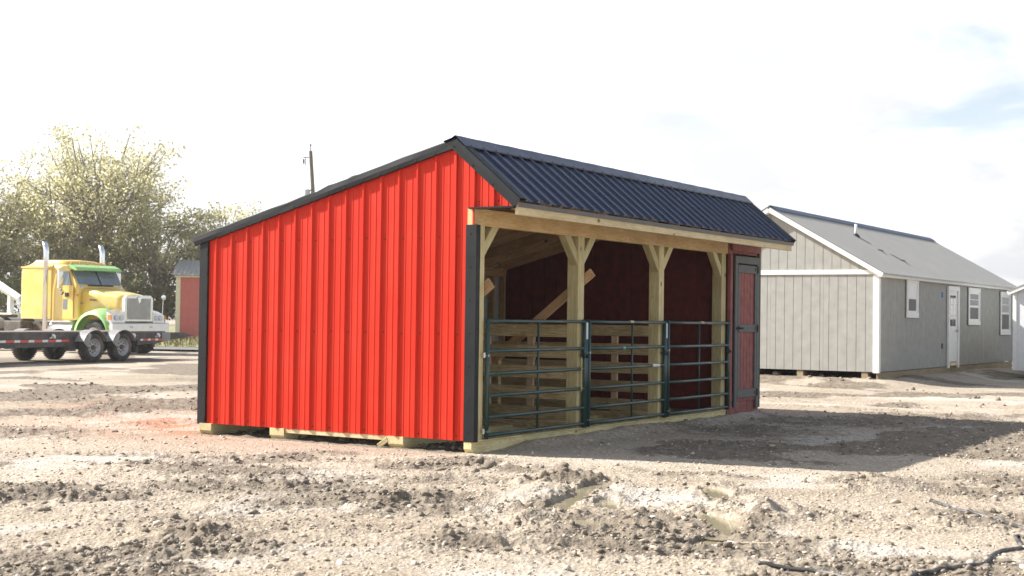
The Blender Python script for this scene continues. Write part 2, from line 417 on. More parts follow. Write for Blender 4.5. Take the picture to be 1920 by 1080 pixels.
# ------------------------------------------------------------------ noise for the terrain
def _hash(ix, iy, seed):
    h = (ix.astype(np.int64) * 374761393 + iy.astype(np.int64) * 668265263 + seed * 1442695041) & 0x7fffffff
    h = ((h ^ (h >> 13)) * 1274126177) & 0x7fffffff
    h = (h ^ (h >> 16)) & 0xffff
    return h.astype(np.float32) / 65535.0
def vn(x, y, seed=0):
    ix = np.floor(x); iy = np.floor(y); fx = x - ix; fy = y - iy
    ix = ix.astype(np.int64); iy = iy.astype(np.int64)
    fx = fx * fx * (3 - 2 * fx); fy = fy * fy * (3 - 2 * fy)
    a = _hash(ix, iy, seed); b = _hash(ix + 1, iy, seed); c = _hash(ix, iy + 1, seed); d = _hash(ix + 1, iy + 1, seed)
    return (a + (b - a) * fx) * (1 - fy) + (c + (d - c) * fx) * fy
def fbm(x, y, octv, seed=0, gain=.5):
    s = np.zeros_like(x); a = 1.0; t = 0
    for k in range(octv):
        s += a * vn(x * 2 ** k + 17.3 * k, y * 2 ** k - 9.1 * k, seed + k); t += a; a *= gain
    return s / t
def sstep(a, b, x):
    t = np.clip((x - a) / (b - a), 0, 1); return t * t * (3 - 2 * t)

# churned mud: (x, y, radius across, mud 0..1, churn)
MUD = [(-4.46, .95, .7, 1, 1), (-4.35, .45, .5, .9, 1), (-2.6, .95, .55, .9, .9), (-2.35, .5, .5, .9, .9), (-2.5, 1.5, .5, .8, .8), (-3.6, -1.1, .55, 1, 1), (-3.2, -1.3, .6, 1, 1), (-3.45, -1.75, .5, .9, 1),
       (-3.0, -.35, .6, .9, 1), (-5.7, -1.7, .45, .9, 1), (-5.5, -2.0, .4, .9, 1), (-6.2, -1.6, .4, .9, 1), (-5.2, -1.5, .4, .7, .8), (-1.1, -.25, .4, .9, .8), (-.6, -.35, .35, .9, .8), (-.75, -.95, .4, .8, .7),
       (-2.95, -2.4, .4, .8, 1), (-1.4, -1.85, .35, .8, 1), (-3.3, -3.2, .5, .9, 1), (-3.6, -3.6, .5, .9, 1), (.24, -3.9, .4, .8, .7), (-.07, -3.8, .3, .7, .7), (1.25, 7.6, .9, .8, .8), (2.1, 7.4, .8, .8, .8), (-1.2, 5.2, 1.0, .7, .7),
       (1.5, 4.6, .8, .5, .6), (-.3, -4.95, .4, .8, .8), (.95, -4.8, .6, .7, .7), (-3.8, -4.7, .5, .7, .8), (-4.6, -3.0, .5, .6, .8), (-4.3, -3.7, .5, .7, .8), (-3.4, .2, .7, .7, .8), (-2.0, -1.0, .5, .5, .6), (4.5, -1.0, 1.3, .7, .35),
       (6.8, -1.5, 1.5, .75, .35), (8.3, -2.4, 1.2, .8, .5), (6.0, -3.2, 1.0, .6, .4), (19.2, 3.4, 1.2, .7, .9), (-4.9, -1.0, .6, .5, .6), (-2.2, -4.3, .5, .5, .7), (-1.6, -5.3, .5, .6, .8), (10, 12.4, 2.0, .5, .6), (3.5, 9.5, 1.5, .5, .6)]
REDSAND = [(1.6, 5.2, 1.6), (2.1, 6.6, 1.2), (0.6, 4.2, 1.2), (3.4, 7.4, 1.6)]
# heaps and ruts round the puddles: (x, y, radius, height)
HEAPS = [(-1.37, -1.80, .22, .13), (-1.25, -1.95, .16, .08), (-1.5, -2.38, .18, .09), (-2.78, -2.78, .15, .10), (-2.95, -3.62, .14, .12), (-2.72, -3.72, .12, .09), (-2.45, -3.98, .22, .13), (-2.7, -4.05, .15, .10), (-1.62, -3.2, .2, .07), (-1.45, -3.45, .2, .07),
         (-2.75, -2.2, .14, .09), (-2.5, -2.15, .14, .10), (-2.25, -2.08, .14, .10), (-2.05, -2.02, .15, .10), (-2.1, -2.5, .16, .07), (-2.35, -2.75, .14, .05), (.2, -3.95, .3, .06), (-.1, -3.85, .25, .04)]
# puddles: (x, y, half-length, half-width, angle)
PUDDLES = [(-2.55, -2.45, .46, .11, R(17)), (-1.72, -2.18, .36, .11, R(15)), (-2.38, -2.78, .30, .10, R(30)), (-2.83, -3.74, .48, .15, R(31)), (-1.35, -3.22, .42, .11, R(31)), (-3.36, -2.97, .22, .34, R(32)), (-3.50, -4.02, .16, .12, R(0))]
WATER_Z = -0.012

def ground_field(x, y):
    """height, mud, redness, crust (numpy arrays in, arrays out)"""
    rr = np.hypot(x - CAM.x, y - CAM.y)
    near = 1 - sstep(18, 45, rr)
    wx = x + .35 * (fbm(x * 1.3, y * 1.3, 3, 50) - .5); wy = y + .35 * (fbm(x * 1.3, y * 1.3, 3, 60) - .5)
    mud = np.zeros_like(x); churn = np.zeros_like(x)
    for (mx_, my_, r_, a, c) in MUD:
        g = np.exp(-((wx - mx_) ** 2 + (wy - my_) ** 2) / (r_ * r_))
        mud = np.maximum(mud, a * g); churn = np.maximum(churn, c * g)
    n1 = fbm(wx * .55, wy * .55, 4, 3)
    n2 = fbm(wx * 2.3, wy * 2.3, 4, 9)
    wild = sstep(.47, .63, n1) * .8
    mud = np.maximum(mud, wild); churn = np.maximum(churn, wild * .8)
    mud = np.clip(mud * (0.55 + 1.15 * n2), 0, 1)
    heap = np.zeros_like(x)
    for (hx, hy, r_, h_) in HEAPS:
        g = np.exp(-((wx - hx) ** 2 + (wy - hy) ** 2) / (r_ * r_)); heap += h_ * g
    # clods
    c1 = fbm(x * 9, y * 9, 3, 21); c2 = fbm(x * 22, y * 22, 3, 31); c3 = fbm(x * 4, y * 4, 2, 41)
    lump = np.maximum(0, c1 - .46) * .22 + np.maximum(0, c2 - .45) * .09
    fine = (fbm(x * 30, y * 30, 2, 71) - .5) * .012
    z = (fbm(x * .35, y * .35, 2, 1) - .5) * .07 + (c3 - .5) * .03 * (0.3 + churn)
    z += lump * (0.07 + .5 * churn) + fine * (.5 + churn)
    z += heap * (0.30 + .55 * c1)
    # wheel tracks: shallow ruts running across the yard
    for (px_, py_, ang, w_, d_) in ((-3.9, -.6, -57, .22, .03), (-3.0, .3, -57, .22, .03), (-4.9, -2.6, -62, .2, .03), (-1.9, -2.9, -40, .2, .03), (2.6, 7.2, -62, .25, .03), (1.2, 6.3, -62, .25, .03), (14, 1, -80, .3, .03), (12.2, 1, -80, .3, .03), (10.5, -.2, -80, .3, .03)):
        a = R(ang); dd = (wx - px_) * -math.sin(a) + (wy - py_) * math.cos(a)
        al = (wx - px_) * math.cos(a) + (wy - py_) * math.sin(a)
        e = np.exp(-(al / 5.0) ** 2)
        z += e * (-d_ * np.exp(-(dd / w_) ** 2) + d_ * .6 * np.exp(-((np.abs(dd) - w_ * 1.6) / (w_ * .6)) ** 2)) * (.4 + 1.2 * c3)
    # tyre tracks with lug prints
    trk = np.zeros_like(x)
    for (px_, py_, ang, cv, hw, d_) in ((-5.62, -1.75, -57, .02, .15, .022), (-4.15, -.35, -60, -.015, .16, .018), (-5.05, -.95, -60, -.015, .16, .016), (-3.75, -3.3, -52, .03, .15, .020), (-.55, -4.5, -66, .02, .16, .016), (-1.5, 1.0, -63, .01, .17, .018), (-2.4, .2, -63, .01, .17, .016), (.6, 5.0, -62, .0, .18, .02), (2.0, 6.2, -62, .0, .18, .02), (9.5, -1.0, -82, .01, .2, .02), (11.3, -1.0, -82, .01, .2, .02)):
        a = R(ang); al = (x - px_) * math.cos(a) + (y - py_) * math.sin(a); dd = (x - px_) * -math.sin(a) + (y - py_) * math.cos(a) - cv * al * al
        e = np.exp(-(al / 3.2) ** 4) * sstep(.30, .5, fbm(x * .9 + px_, y * .9, 2, 200))
        ins = 1 - sstep(hw * .85, hw * 1.1, np.abs(dd))
        lug = np.sin(al * 2 * PI / .11 + np.sign(dd) * 1.2 + np.abs(dd) * 22)
        z += e * (ins * d_ * (-.7 + .55 * sstep(-.2, .5, lug)) + d_ * .9 * np.exp(-((np.abs(dd) - hw * 1.25) / (hw * .28)) ** 2) * (.4 + 1.1 * c1))
        trk = np.maximum(trk, e * ins)
    mud = np.maximum(mud, trk * (.25 + .45 * n2))
    pud = np.zeros_like(x); pw = np.zeros_like(x)
    for (px_, py_, la, wa, an) in PUDDLES:
        ca, sa = math.cos(an), math.sin(an)
        u = ((wx - px_) * ca + (wy - py_) * sa) / la; v = (-(wx - px_) * sa + (wy - py_) * ca) / wa
        dd = np.sqrt(u * u + v * v)
        pud = np.maximum(pud, 1 - sstep(.85, 1.3, dd)); pw = np.maximum(pw, 1 - sstep(1.2, 3.0, dd))
    z = z * (1 - pw) + pw * (WATER_Z + .012 + lump * .55 + fine + heap * .32)
    z = z * (1 - pud) + pud * (WATER_Z - .03)
    mud = np.maximum(mud, pud * .5); mud = np.maximum(mud, (1 - pud) * pw ** 2 * (.15 + .6 * n2))
    # under and inside the barn: settled dark dirt
    inb = sstep(-.25, .05, x) * (1 - sstep(7.3, 7.6, x)) * sstep(-.1, .12, y) * (1 - sstep(3.5, 3.9, y))
    z = z * (1 - inb) + inb * (-.005 + lump * .5)
    mud = np.maximum(mud, inb * sstep(.0, .3, y) * .95)
    # berm of gravel against the front sill
    bm_ = np.exp(-((y + .12) / .16) ** 2) * sstep(.3, 1.2, x) * (1 - sstep(7.0, 7.6, x))
    z += bm_ * (.05 + .06 * (c3 - .3))
    # keep the skids of the barn from floating on the gable side
    sk = np.exp(-((x + .1) / .3) ** 2) * sstep(-.3, 0, y) * (1 - sstep(3.6, 3.9, y))
    z = z * (1 - .75 * sk)
    red = np.zeros_like(x)
    for (hx, hy, r_) in REDSAND:
        red = np.maximum(red, np.exp(-((wx - hx) ** 2 + (wy - hy) ** 2) / (r_ * r_)))
    red = np.clip(red * sstep(.42, .62, fbm(x * 1.7, y * 1.7, 4, 90)) * 1.2, 0, 1)
    crust = .7 * sstep(.58, .74, fbm(wx * .9, wy * .9, 4, 120)) * (1 - mud)
    z = z * near + (1 - near) * (fbm(x * .12, y * .12, 2, 5) - .5) * .06 - .01
    # yard banked up round the grey building
    dh = np.hypot(np.maximum(np.maximum(17.95 - x, x - 30.75), 0), np.maximum(np.maximum(1.55 - y, y - 6.43), 0))
    z += (.13 + .05 * (c3 - .5)) * (1 - sstep(.1, 1.6, dh))
    far = sstep(45, 60, rr); z = z * (1 - far) - .03 * far
    return z, mud, red, crust

def ground_z(x, y):
    return float(ground_field(np.array([float(x)]), np.array([float(y)]))[0][0])

def ground_material():
    m, nt, b = new_mat('yard_ground')
    N = nt.nodes.new; L = nt.links.new
    t = N("ShaderNodeTexCoord")
    def att(n):
        a = N("ShaderNodeAttribute"); a.attribute_name = n; return a.outputs["Fac"]
    def noise(sc, det=6, rough=.6, dist=0):
        n = N("ShaderNodeTexNoise"); n.inputs["Scale"].default_value = sc; n.inputs["Detail"].default_value = det; n.inputs["Roughness"].default_value = rough; n.inputs["Distortion"].default_value = dist
        L(t.outputs["Object"], n.inputs["Vector"]); return n.outputs["Fac"]
    def ramp(src, p0, c0, p1, c1):
        r = N("ShaderNodeValToRGB"); e = r.color_ramp.elements
        e[0].position = p0; e[0].color = (*c0, 1); e[1].position = p1; e[1].color = (*c1, 1); L(src, r.inputs[0]); return r.outputs[0]
    def mix(f, a, bb, mode='MIX'):
        x = N("ShaderNodeMixRGB"); x.blend_type = mode
        if isinstance(f, float): x.inputs[0].default_value = f
        else: L(f, x.inputs[0])
        for s, q in ((x.inputs[1], a), (x.inputs[2], bb)):
            if isinstance(q, tuple): s.default_value = (*q, 1)
            else: L(q, s)
        return x.outputs[0]
    pale = ramp(noise(.8, 8), .3, (.42, .366, .298), .7, (.53, .475, .405))
    speck = ramp(noise(26, 5, .7), .36, (.55, .52, .48), .6, (1.08, 1.06, 1.03))
    pale = mix(.8, pale, speck, 'MULTIPLY')
    v = N("ShaderNodeTexVoronoi"); v.inputs["Scale"].default_value = 42; L(t.outputs["Object"], v.inputs["Vector"])
    peb = ramp(v.outputs["Color"], .2, (.70, .66, .6), .8, (1.15, 1.12, 1.08))
    gm = ramp(noise(.9, 4), .4, (.08, .08, .08), .62, (.6, .6, .6))
    pale = mix(gm, pale, peb, 'MULTIPLY')
    wide = ramp(noise(.28, 5, .6), .32, (.78, .74, .69), .66, (1.06, 1.05, 1.04))
    pale = mix(.9, pale, wide, 'MULTIPLY')
    crust = mix(att('crust'), pale, (.50, .46, .41))
    redc = mix(att('red'), crust, (.36, .195, .12))
    mudc = ramp(noise(5, 8, .7), .3, (.112, .09, .067), .7, (.27, .224, .172))
    # break the edge of the mud up
    mm = N("ShaderNodeMath"); mm.operation = 'ADD'; L(att('mud'), mm.inputs[0])
    nn = N("ShaderNodeMath"); nn.operation = 'MULTIPLY_ADD'; L(noise(11, 7, .7), nn.inputs[0]); nn.inputs[1].default_value = 1.5; nn.inputs[2].default_value = -.80
    L(nn.outputs[0], mm.inputs[1])
    mf = ramp(mm.outputs[0], .22, (0, 0, 0), .60, (.92, .92, .92))
    colr = mix(mf, redc, mudc)
    L(colr, b.inputs["Base Color"])
    b.inputs["Roughness"].default_value = .95
    b.inputs["Specular IOR Level"].default_value = .2
    bp = N("ShaderNodeBump"); bp.inputs["Strength"].default_value = .6; bp.inputs["Distance"].default_value = .014
    hh = N("ShaderNodeMath"); hh.operation = 'ADD'; L(noise(38, 6, .7), hh.inputs[0]); L(v.outputs["Distance"], hh.inputs[1])
    L(hh.outputs[0], bp.inputs["Height"]); L(bp.outputs[0], b.inputs["Normal"])
    return m

def build_ground():
    rs = [0.0, 1.0, 2.0, 3.0, 4.0, 4.6]
    r_ = 5.0
    while r_ < 40: rs.append(r_); r_ *= 1.0031
    while r_ < 850: rs.append(r_); r_ *= 1.12
    rs = np.array(rs)
    fine = np.linspace(YAW - R(25), YAW + R(25), 780)
    coarse = np.linspace(YAW + R(25), YAW - R(25) + 2 * PI, 70)[1:-1]
    an = np.concatenate([fine, coarse]); na = len(an); nr = len(rs)
    A, RR = np.meshgrid(an, rs[1:])
    x = CAM.x + RR * np.sin(A); y = CAM.y + RR * np.cos(A)
    z, mud, red, crust = ground_field(x.ravel(), y.ravel())
    co = np.stack([x.ravel(), y.ravel(), z], 1)
    co = np.concatenate([co, [[CAM.x, CAM.y, 0.0]]]).astype(np.float32)
    i = np.arange(nr - 2)[:, None] * na; j = np.arange(na)[None, :]; jn = (j + 1) % na
    # clockwise angle (from +Y to +X): order so that normals point up
    q = np.stack([i + j, i + na + j, i + na + jn, i + jn], -1).reshape(-1, 4)[:, ::1]
    nf = len(q); ctr = len(co) - 1
    tri = np.stack([np.full(na, ctr), np.arange(na), (np.arange(na) + 1) % na], 1)
    q = q[:, ::-1]; tri = tri[:, ::-1]
    me = bpy.data.meshes.new('ground')
    me.vertices.add(len(co)); me.vertices.foreach_set('co', co.ravel())
    me.loops.add(nf * 4 + na * 3)
    me.loops.foreach_set('vertex_index', np.concatenate([q.ravel(), tri.ravel()]).astype(np.int32))
    me.polygons.add(nf + na)
    st = np.concatenate([np.arange(nf) * 4, nf * 4 + np.arange(na) * 3]).astype(np.int32)
    me.polygons.foreach_set('loop_start', st)
    me.polygons.foreach_set('use_smooth', np.ones(nf + na, dtype=bool))
    for nme, arr in (('mud', mud), ('red', red), ('crust', crust)):
        a = me.attributes.new(nme, 'FLOAT', 'POINT'); a.data.foreach_set('value', np.append(arr, 0).astype(np.float32))
    me.update(calc_edges=True); me.validate()
    if me.polygons[10].normal.z < 0: me.flip_normals()
    me.materials.append(ground_material())
    return struct(link('ground', me))
build_ground()

# ------------------------------------------------------------------ clods, gravel, puddles
ICO = None
def ico():
    t = (1 + 5 ** .5) / 2
    v = np.array([(-1, t, 0), (1, t, 0), (-1, -t, 0), (1, -t, 0), (0, -1, t), (0, 1, t), (0, -1, -t), (0, 1, -t), (t, 0, -1), (t, 0, 1), (-t, 0, -1), (-t, 0, 1)], float)
    v /= np.linalg.norm(v[0])
    f = np.array([(0, 11, 5), (0, 5, 1), (0, 1, 7), (0, 7, 10), (0, 10, 11), (1, 5, 9), (5, 11, 4), (11, 10, 2), (10, 7, 6), (7, 1, 8), (3, 9, 4), (3, 4, 2), (3, 2, 6), (3, 6, 8), (3, 8, 9), (4, 9, 5), (2, 4, 11), (6, 2, 10), (8, 6, 7), (9, 8, 1)])
    return v, f
IV, IF = ico()
def ico2():
    v = [tuple(p) for p in IV]; mid = {}; f = []
    def m(a, b):
        k = (min(a, b), max(a, b))
        if k not in mid:
            p = (np.array(v[a]) + np.array(v[b])) / 2; p /= np.linalg.norm(p); mid[k] = len(v); v.append(tuple(p))
        return mid[k]
    for a, b, c in IF:
        ab, bc, ca = m(a, b), m(b, c), m(c, a); f += [(a, ab, ca), (b, bc, ab), (c, ca, bc), (ab, bc, ca)]
    return np.array(v), np.array(f)
IV2, IF2 = ico2()
def scatter(name, xs, ys, sizes, mat, flat=.65, jitter=.28, sink=.25, label=None, cat=None, hi=False):
    n = len(xs); V, F = (IV2, IF2) if hi else (IV, IF); nv = len(V)
    z = ground_field(xs, ys)[0]
    v = V[None] * (1 + jitter * rng.standard_normal((n, nv, 1)).clip(-1.5, 1.5)) * (1 + .3 * np.sin(V[None] * 3.1 + rng.uniform(0, 6.28, (n, 1, 3))))
    sc = np.stack([sizes * rng.uniform(.7, 1.35, n), sizes * rng.uniform(.7, 1.35, n), sizes * flat * rng.uniform(.7, 1.3, n)], 1)
    v = v * sc[:, None, :]
    a = rng.uniform(0, 2 * PI, n); ca, sa = np.cos(a)[:, None], np.sin(a)[:, None]
    vx = v[..., 0] * ca - v[..., 1] * sa + xs[:, None]; vy = v[..., 0] * sa + v[..., 1] * ca + ys[:, None]
    vz = v[..., 2] + (z + sizes * flat * (1 - 2 * sink) * .8)[:, None]
    co = np.stack([vx, vy, vz], -1).reshape(-1, 3).astype(np.float32)
    f = (F[None] + (np.arange(n) * nv)[:, None, None]).reshape(-1, 3).astype(np.int32)
    me = bpy.data.meshes.new(name)
    me.vertices.add(len(co)); me.vertices.foreach_set('co', co.ravel())
    me.loops.add(len(f) * 3); me.loops.foreach_set('vertex_index', f.ravel())
    me.polygons.add(len(f)); me.polygons.foreach_set('loop_start', (np.arange(len(f)) * 3).astype(np.int32))
    me.update(calc_edges=True); me.materials.append(M[mat])
    o = struct(link(name, me), 'stuff')
    if label: o['label'] = label; o['category'] = cat
    return o
def wedge(n, r0, r1, half):
    r_ = np.sqrt(rng.uniform(0, 1, n) * (r1 ** 1.1 - r0 ** 1.1) + r0 ** 1.1) if False else r0 * (r1 / r0) ** rng.uniform(0, 1, n)
    a = YAW + rng.uniform(-half, half, n)
    return CAM.x + r_ * np.sin(a), CAM.y + r_ * np.cos(a), r_
def off_barn(x, y): return ~((x > -.15) & (x < 7.5) & (y > -.1) & (y < 3.8))
x, y, r_ = wedge(60000, 5.2, 30, R(27))
_, mud_, _, _ = ground_field(x, y)
keep = (rng.uniform(0, 1, len(x)) < mud_ ** 1.6 * .62 + .02) & off_barn(x, y)
x, y, r_ = x[keep], y[keep], r_[keep]
sz = np.exp(rng.normal(math.log(.0108), .5, len(x))).clip(.0045, .029)
big = sz > .016
scatter('mud_clods', x[big], y[big], sz[big], 'clod', jitter=.2, hi=True, sink=.4, label='coarse brown mud clods strewn over the churned yard', cat='mud clods')
x, y, sz = x[~big], y[~big], sz[~big]
scatter('mud_crumbs', x, y, sz, 'clod', label='fine brown mud crumbs strewn over the churned yard', cat='mud clods')
x, y, r_ = wedge(15000, 5.2, 22, R(27))
keep = off_barn(x, y); x, y, r_ = x[keep], y[keep], r_[keep]
sz = np.exp(rng.normal(math.log(.0072), .45, len(x))).clip(.004, .03)
scatter('gravel', x, y, sz, 'pebble', label='pale crushed limestone gravel scattered over the yard', cat='gravel')
# dirt crumbs inside the stalls and the row of tread lumps in the foreground
xs = rng.uniform(.2, 6.0, 2600); ys = rng.uniform(.15, 3.3, 2600)
scatter('bedding_crumbs', xs, ys, np.exp(rng.normal(math.log(.018), .5, 2600)).clip(.006, .05), 'clod', label='dark loose dirt crumbs on the shelter floor', cat='dirt')
tx, ty, ts = [], [], []
for k in range(17):
    f_ = k / 16
    for q in range(14):
        tx.append(-5.95 + .62 * f_ + rng.normal(0, .035)); ty.append(-1.35 - .95 * f_ + rng.normal(0, .03)); ts.append(rng.uniform(.010, .026))
scatter('tread_lumps', np.array(tx), np.array(ty), np.array(ts), 'clod', flat=.8, jitter=.2, hi=True, sink=.4, label='row of pressed mud lumps left by a tyre tread', cat='mud clods')
bx, by, bs = [], [], []
for (cx_, cy_, n_, s_) in ((7.0, 9.7, 4, .07), (10.4, 10.6, 3, .06), (6.2, 12.5, 3, .06), (4.2, 13.4, 3, .06), (9.8, 9.0, 3, .05), (19.0, 3.6, 14, .09), (18.6, 4.1, 10, .08), (18.2, 3.0, 6, .07), (17.5, 2.2, 5, .05), (12, -2, 4, .05), (14, -1.5, 4, .05), (16.5, .2, 4, .05), (-1.05, -.35, 10, .04), (-.95, -.6, 8, .04), (-1.33, -1.78, 12, .04)):
    for k in range(n_):
        bx.append(cx_ + rng.normal(0, .25 if s_ > .045 else .14)); by.append(cy_ + rng.normal(0, .3 if s_ > .045 else .14)); bs.append(s_ * rng.uniform(.4, 1.1))
scatter('mud_lumps', np.array(bx), np.array(by), np.array(bs), 'clod', flat=.75, jitter=.2, hi=True, sink=.4, label='larger dark mud lumps lying on the pale yard', cat='mud clods')

def water_material():
    m, nt, b = new_mat('muddy_water')
    b.inputs["Base Color"].default_value = (.27, .235, .155, 1); b.inputs["Roughness"].default_value = .12
    b.inputs["Specular IOR Level"].default_value = .33
    n = nt.nodes.new("ShaderNodeTexNoise"); n.inputs["Scale"].default_value = 6
    bp = nt.nodes.new("ShaderNodeBump"); bp.inputs["Strength"].default_value = .06; bp.inputs["Distance"].default_value = .01
    nt.links.new(n.outputs["Fac"], bp.inputs["Height"]); nt.links.new(bp.outputs[0], b.inputs["Normal"])
    return m
M['water'] = water_material()
for ip, (px_, py_, la, wa, an) in enumerate(PUDDLES):
    b = MB(); ca, sa = math.cos(an), math.sin(an)
    ring = []
    for k in range(28):
        a = 2 * PI * k / 28; u = la * 1.45 * math.cos(a); v = wa * 1.6 * math.sin(a)
        ring.append((px_ + u * ca - v * sa, py_ + u * sa + v * ca, WATER_Z - .0025 * ip))
    b.face(ring)
    struct(b.build('puddle', 'water'))

# ------------------------------------------------------------------ the red horse shelter
DEP, LEN = 3.658, 7.32
YR, ZR = 0.225, 3.075          # ridge line of the roof sheets
YE, ZE = -0.525, 2.455         # front eave
YB, ZBK = 3.735, 2.165         # back eave
SF = (ZR - ZE) / (YR - YE); SB = (ZR - ZBK) / (YB - YR)
def roof_z(y): return ZR - (y - YR) * SB if y >= YR else ZR - (YR - y) * SF
barn = thing('horse_shelter', 'red metal horse shelter with black roof, wood posts and three open stalls', 'shelter')

# gable wall of ribbed red sheets (two stop above the header at the front overhang)
def gable(name_x, sign, mats):
    ribs = .245
    edges = [-.46, .005, .93, 1.845, 2.76, DEP - .005]
    for a, b_ in zip(edges[:-1], edges[1:]):
        prof = ag_profile(a, b_, ribs)
        extra = [(YR, 0.0)] if a < YR < b_ else []
        if extra:
            prof = sorted(prof + [(YR, 0.023)], key=lambda p: p[0])
        lo = 2.405 if a < 0 else 0.112
        sheet('metal_sheet', prof, lambda u: lo, lambda u: roof_z(u) - .03, lambda u, v, h: (name_x - sign * h, u, v), mats, barn)
gable(0.0, 1, ['red_metal', 'galvanized'])
gable(LEN, -1, ['red_metal', 'galvanized'])
# back wall
for k in range(8):
    a, b_ = k * LEN / 8 + .002, (k + 1) * LEN / 8 - .002
    sheet('metal_sheet', ag_profile(a, b_, .1), lambda u: .112, lambda u: roof_z(DEP) - .03, lambda u, v, h: (u, DEP + h, v), ['red_metal', 'galvanized'], barn)
# roof sheets
X0, X1 = -.03, LEN + .02
nrm_f = Vector((0, -SF, 1)).normalized(); dir_f = Vector((0, -1, -SF)).normalized(); len_f = math.hypot(YR - YE, ZR - ZE)
nrm_b = Vector((0, SB, 1)).normalized(); dir_b = Vector((0, 1, -SB)).normalized(); len_b = math.hypot(YB - YR, ZR - ZBK)
for k in range(8):
    a = X0 + (X1 - X0) * k / 8; b_ = X0 + (X1 - X0) * (k + 1) / 8 - .002
    pr = ag_profile(a, b_, .075)
    sheet('roof_sheet', pr, lambda u: 0.02, lambda u: len_f, lambda u, v, h: Vector((u, YR, ZR)) + dir_f * v + nrm_f * h, ['navy_roof', 'galvanized'], barn)
    sheet('roof_sheet', pr, lambda u: 0.02, lambda u: len_b, lambda u, v, h: Vector((u, YR, ZR)) + dir_b * v + nrm_b * h, ['navy_roof', 'galvanized'], barn)

def rake_trim(p0, p1, nrm, xo, xi, face, dents, seed):
    """bent rake flashing from the ridge p0 to the eave p1 (y, z); xo outer face, xi inner edge of the top flange"""
    b = MB(); rows = []; n = 44; rr = random.Random(seed)
    sgn = 1 if xi > xo else -1
    ph = [rr.uniform(0, 6.28) for _ in range(4)]
    for i in range(n + 1):
        t = i / n; y = p0[0] + (p1[0] - p0[0]) * t; z = p0[1] + (p1[1] - p0[1]) * t
        w = dents * (math.sin(t * 23 + ph[0]) * .5 + math.sin(t * 51 + ph[1]) * .35 + math.sin(t * 9 + ph[2]))
        kink = dents * 2.4 * (math.exp(-((t - .36) / .012) ** 2) + .7 * math.exp(-((t - .45) / .01) ** 2) - .8 * math.exp(-((t - .5) / .015) ** 2)) if dents > .001 else 0
        q = Vector((0, y, z))
        def P(x, d): v = q + nrm * d; return (x, v.y, v.z)
        rows.append([P(xi, .024), P(xo + sgn * .012, .026 + w * .5 + kink), P(xo, .016 + w + kink * .6), P(xo - sgn * (.003 + w * .5), -.03), P(xo, -face), P(xo + sgn * .016, -face - .006)])
    b.grid(rows)
    return fix_normals(b.build('rake_trim', 'black_trim', barn, smooth=False))
dzb = .0
for xo, xi in ((-.045, .075), (LEN + .045, LEN - .075)):
    rake_trim((YR, ZR), (YB + .03, ZR - (YB + .03 - YR) * SB), nrm_b, xo, xi, .072, .0055, 5)
    rake_trim((YR, ZR), (YE + .0, ZR - (YR - YE) * SF), nrm_f, xo - (.002 if xo < 0 else -.002), xi, .088, .0006, 6)
# ridge cap
b = MB(); rows = []
for i in range(61):
    x = -.055 + (LEN + .09) * i / 60; s = .0015 * math.sin(i * 1.7)
    q = Vector((x, YR, ZR))
    rows.append([q + dir_f * .135 + nrm_f * .021, q + dir_f * .13 + nrm_f * .032, q + dir_f * .03 + nrm_f * (.034 + s), q + Vector((0, 0, .048 + s)), q + dir_b * .03 + nrm_b * (.034 + s), q + dir_b * .13 + nrm_b * .032, q + dir_b * .135 + nrm_b * .021])
b.grid(rows); fix_normals(b.build('ridge_cap', 'navy_roof', barn))
# corner trims: each a folded L
def corner(px, py, sx, sy, z0, z1, w1, w2, mat='black_trim'):
    """outer corner at (px,py); wings run sx*w1 along x and sy*w2 along y"""
    o = .024; b = MB(); rows = []
    for z in np.linspace(z0, z1, 14):
        wv = .0012 * math.sin(z * 7)
        rows.append([(px - sx * .002, py + sy * w2, z), (px - sx * (o + wv), py + sy * (w2 - .006), z), (px - sx * o, py - sy * o, z), (px + sx * (w1 - .006), py - sy * (o + wv), z), (px + sx * w1, py - sy * .002, z)])
    b.grid(rows); return fix_normals(b.build('corner_trim', mat, barn))
corner(0, 0, 1, 1, .105, 2.235, .055, .105)
corner(0, DEP, 1, -1, .10, roof_z(DEP) - .06, .1, .1)
corner(LEN, 0, -1, 1, .105, 2.40, .06, .1)
corner(LEN, DEP, -1, -1, .10, roof_z(DEP) - .06, .1, .1)
# little black ledge over the gable return
b = MB(); b.box(-.055, .06, -.465, .055, 2.388, 2.404); b.build('ledge_flashing', 'black_trim', barn)
# header, fascia, drip edge, lookouts
board('header_beam', (-.015, .045, 2.3175), (6.285, .045, 2.3175), .165, .085, 'pine', barn, (0, 0, 1))
board('fascia_board', (-.005, -.475, 2.365), (LEN - .01, -.475, 2.365), .092, .04, 'pale_pine', barn, (0, 0, 1))
b = MB(); b.box(-.045, LEN + .03, -.512, -.497, 2.395, 2.437); b.build('drip_edge', 'drip_edge', barn)
for k in range(12):
    x = .06 + k * .61
    board('lookout', (x, -.45, 2.415), (x, .0, 2.46), .06, .036, 'pine', barn, (0, 0, 1))
# posts with knee braces
PX = [.105, 2.142, 4.178, 6.095]
for i, x in enumerate(PX):
    board('post', (x, .075, .12), (x, .075, 2.234), .138, .14, 'treated', barn, (1, 0, 0))
    for s in (-1, 1):
        if (i == 0 and s < 0) or (i == 3 and s > 0): continue
        board('knee_brace', (x + s * .03, .06, 1.945), (x + s * .345, .06, 2.30), .098, .09, 'treated', barn, (1, 0, 0))
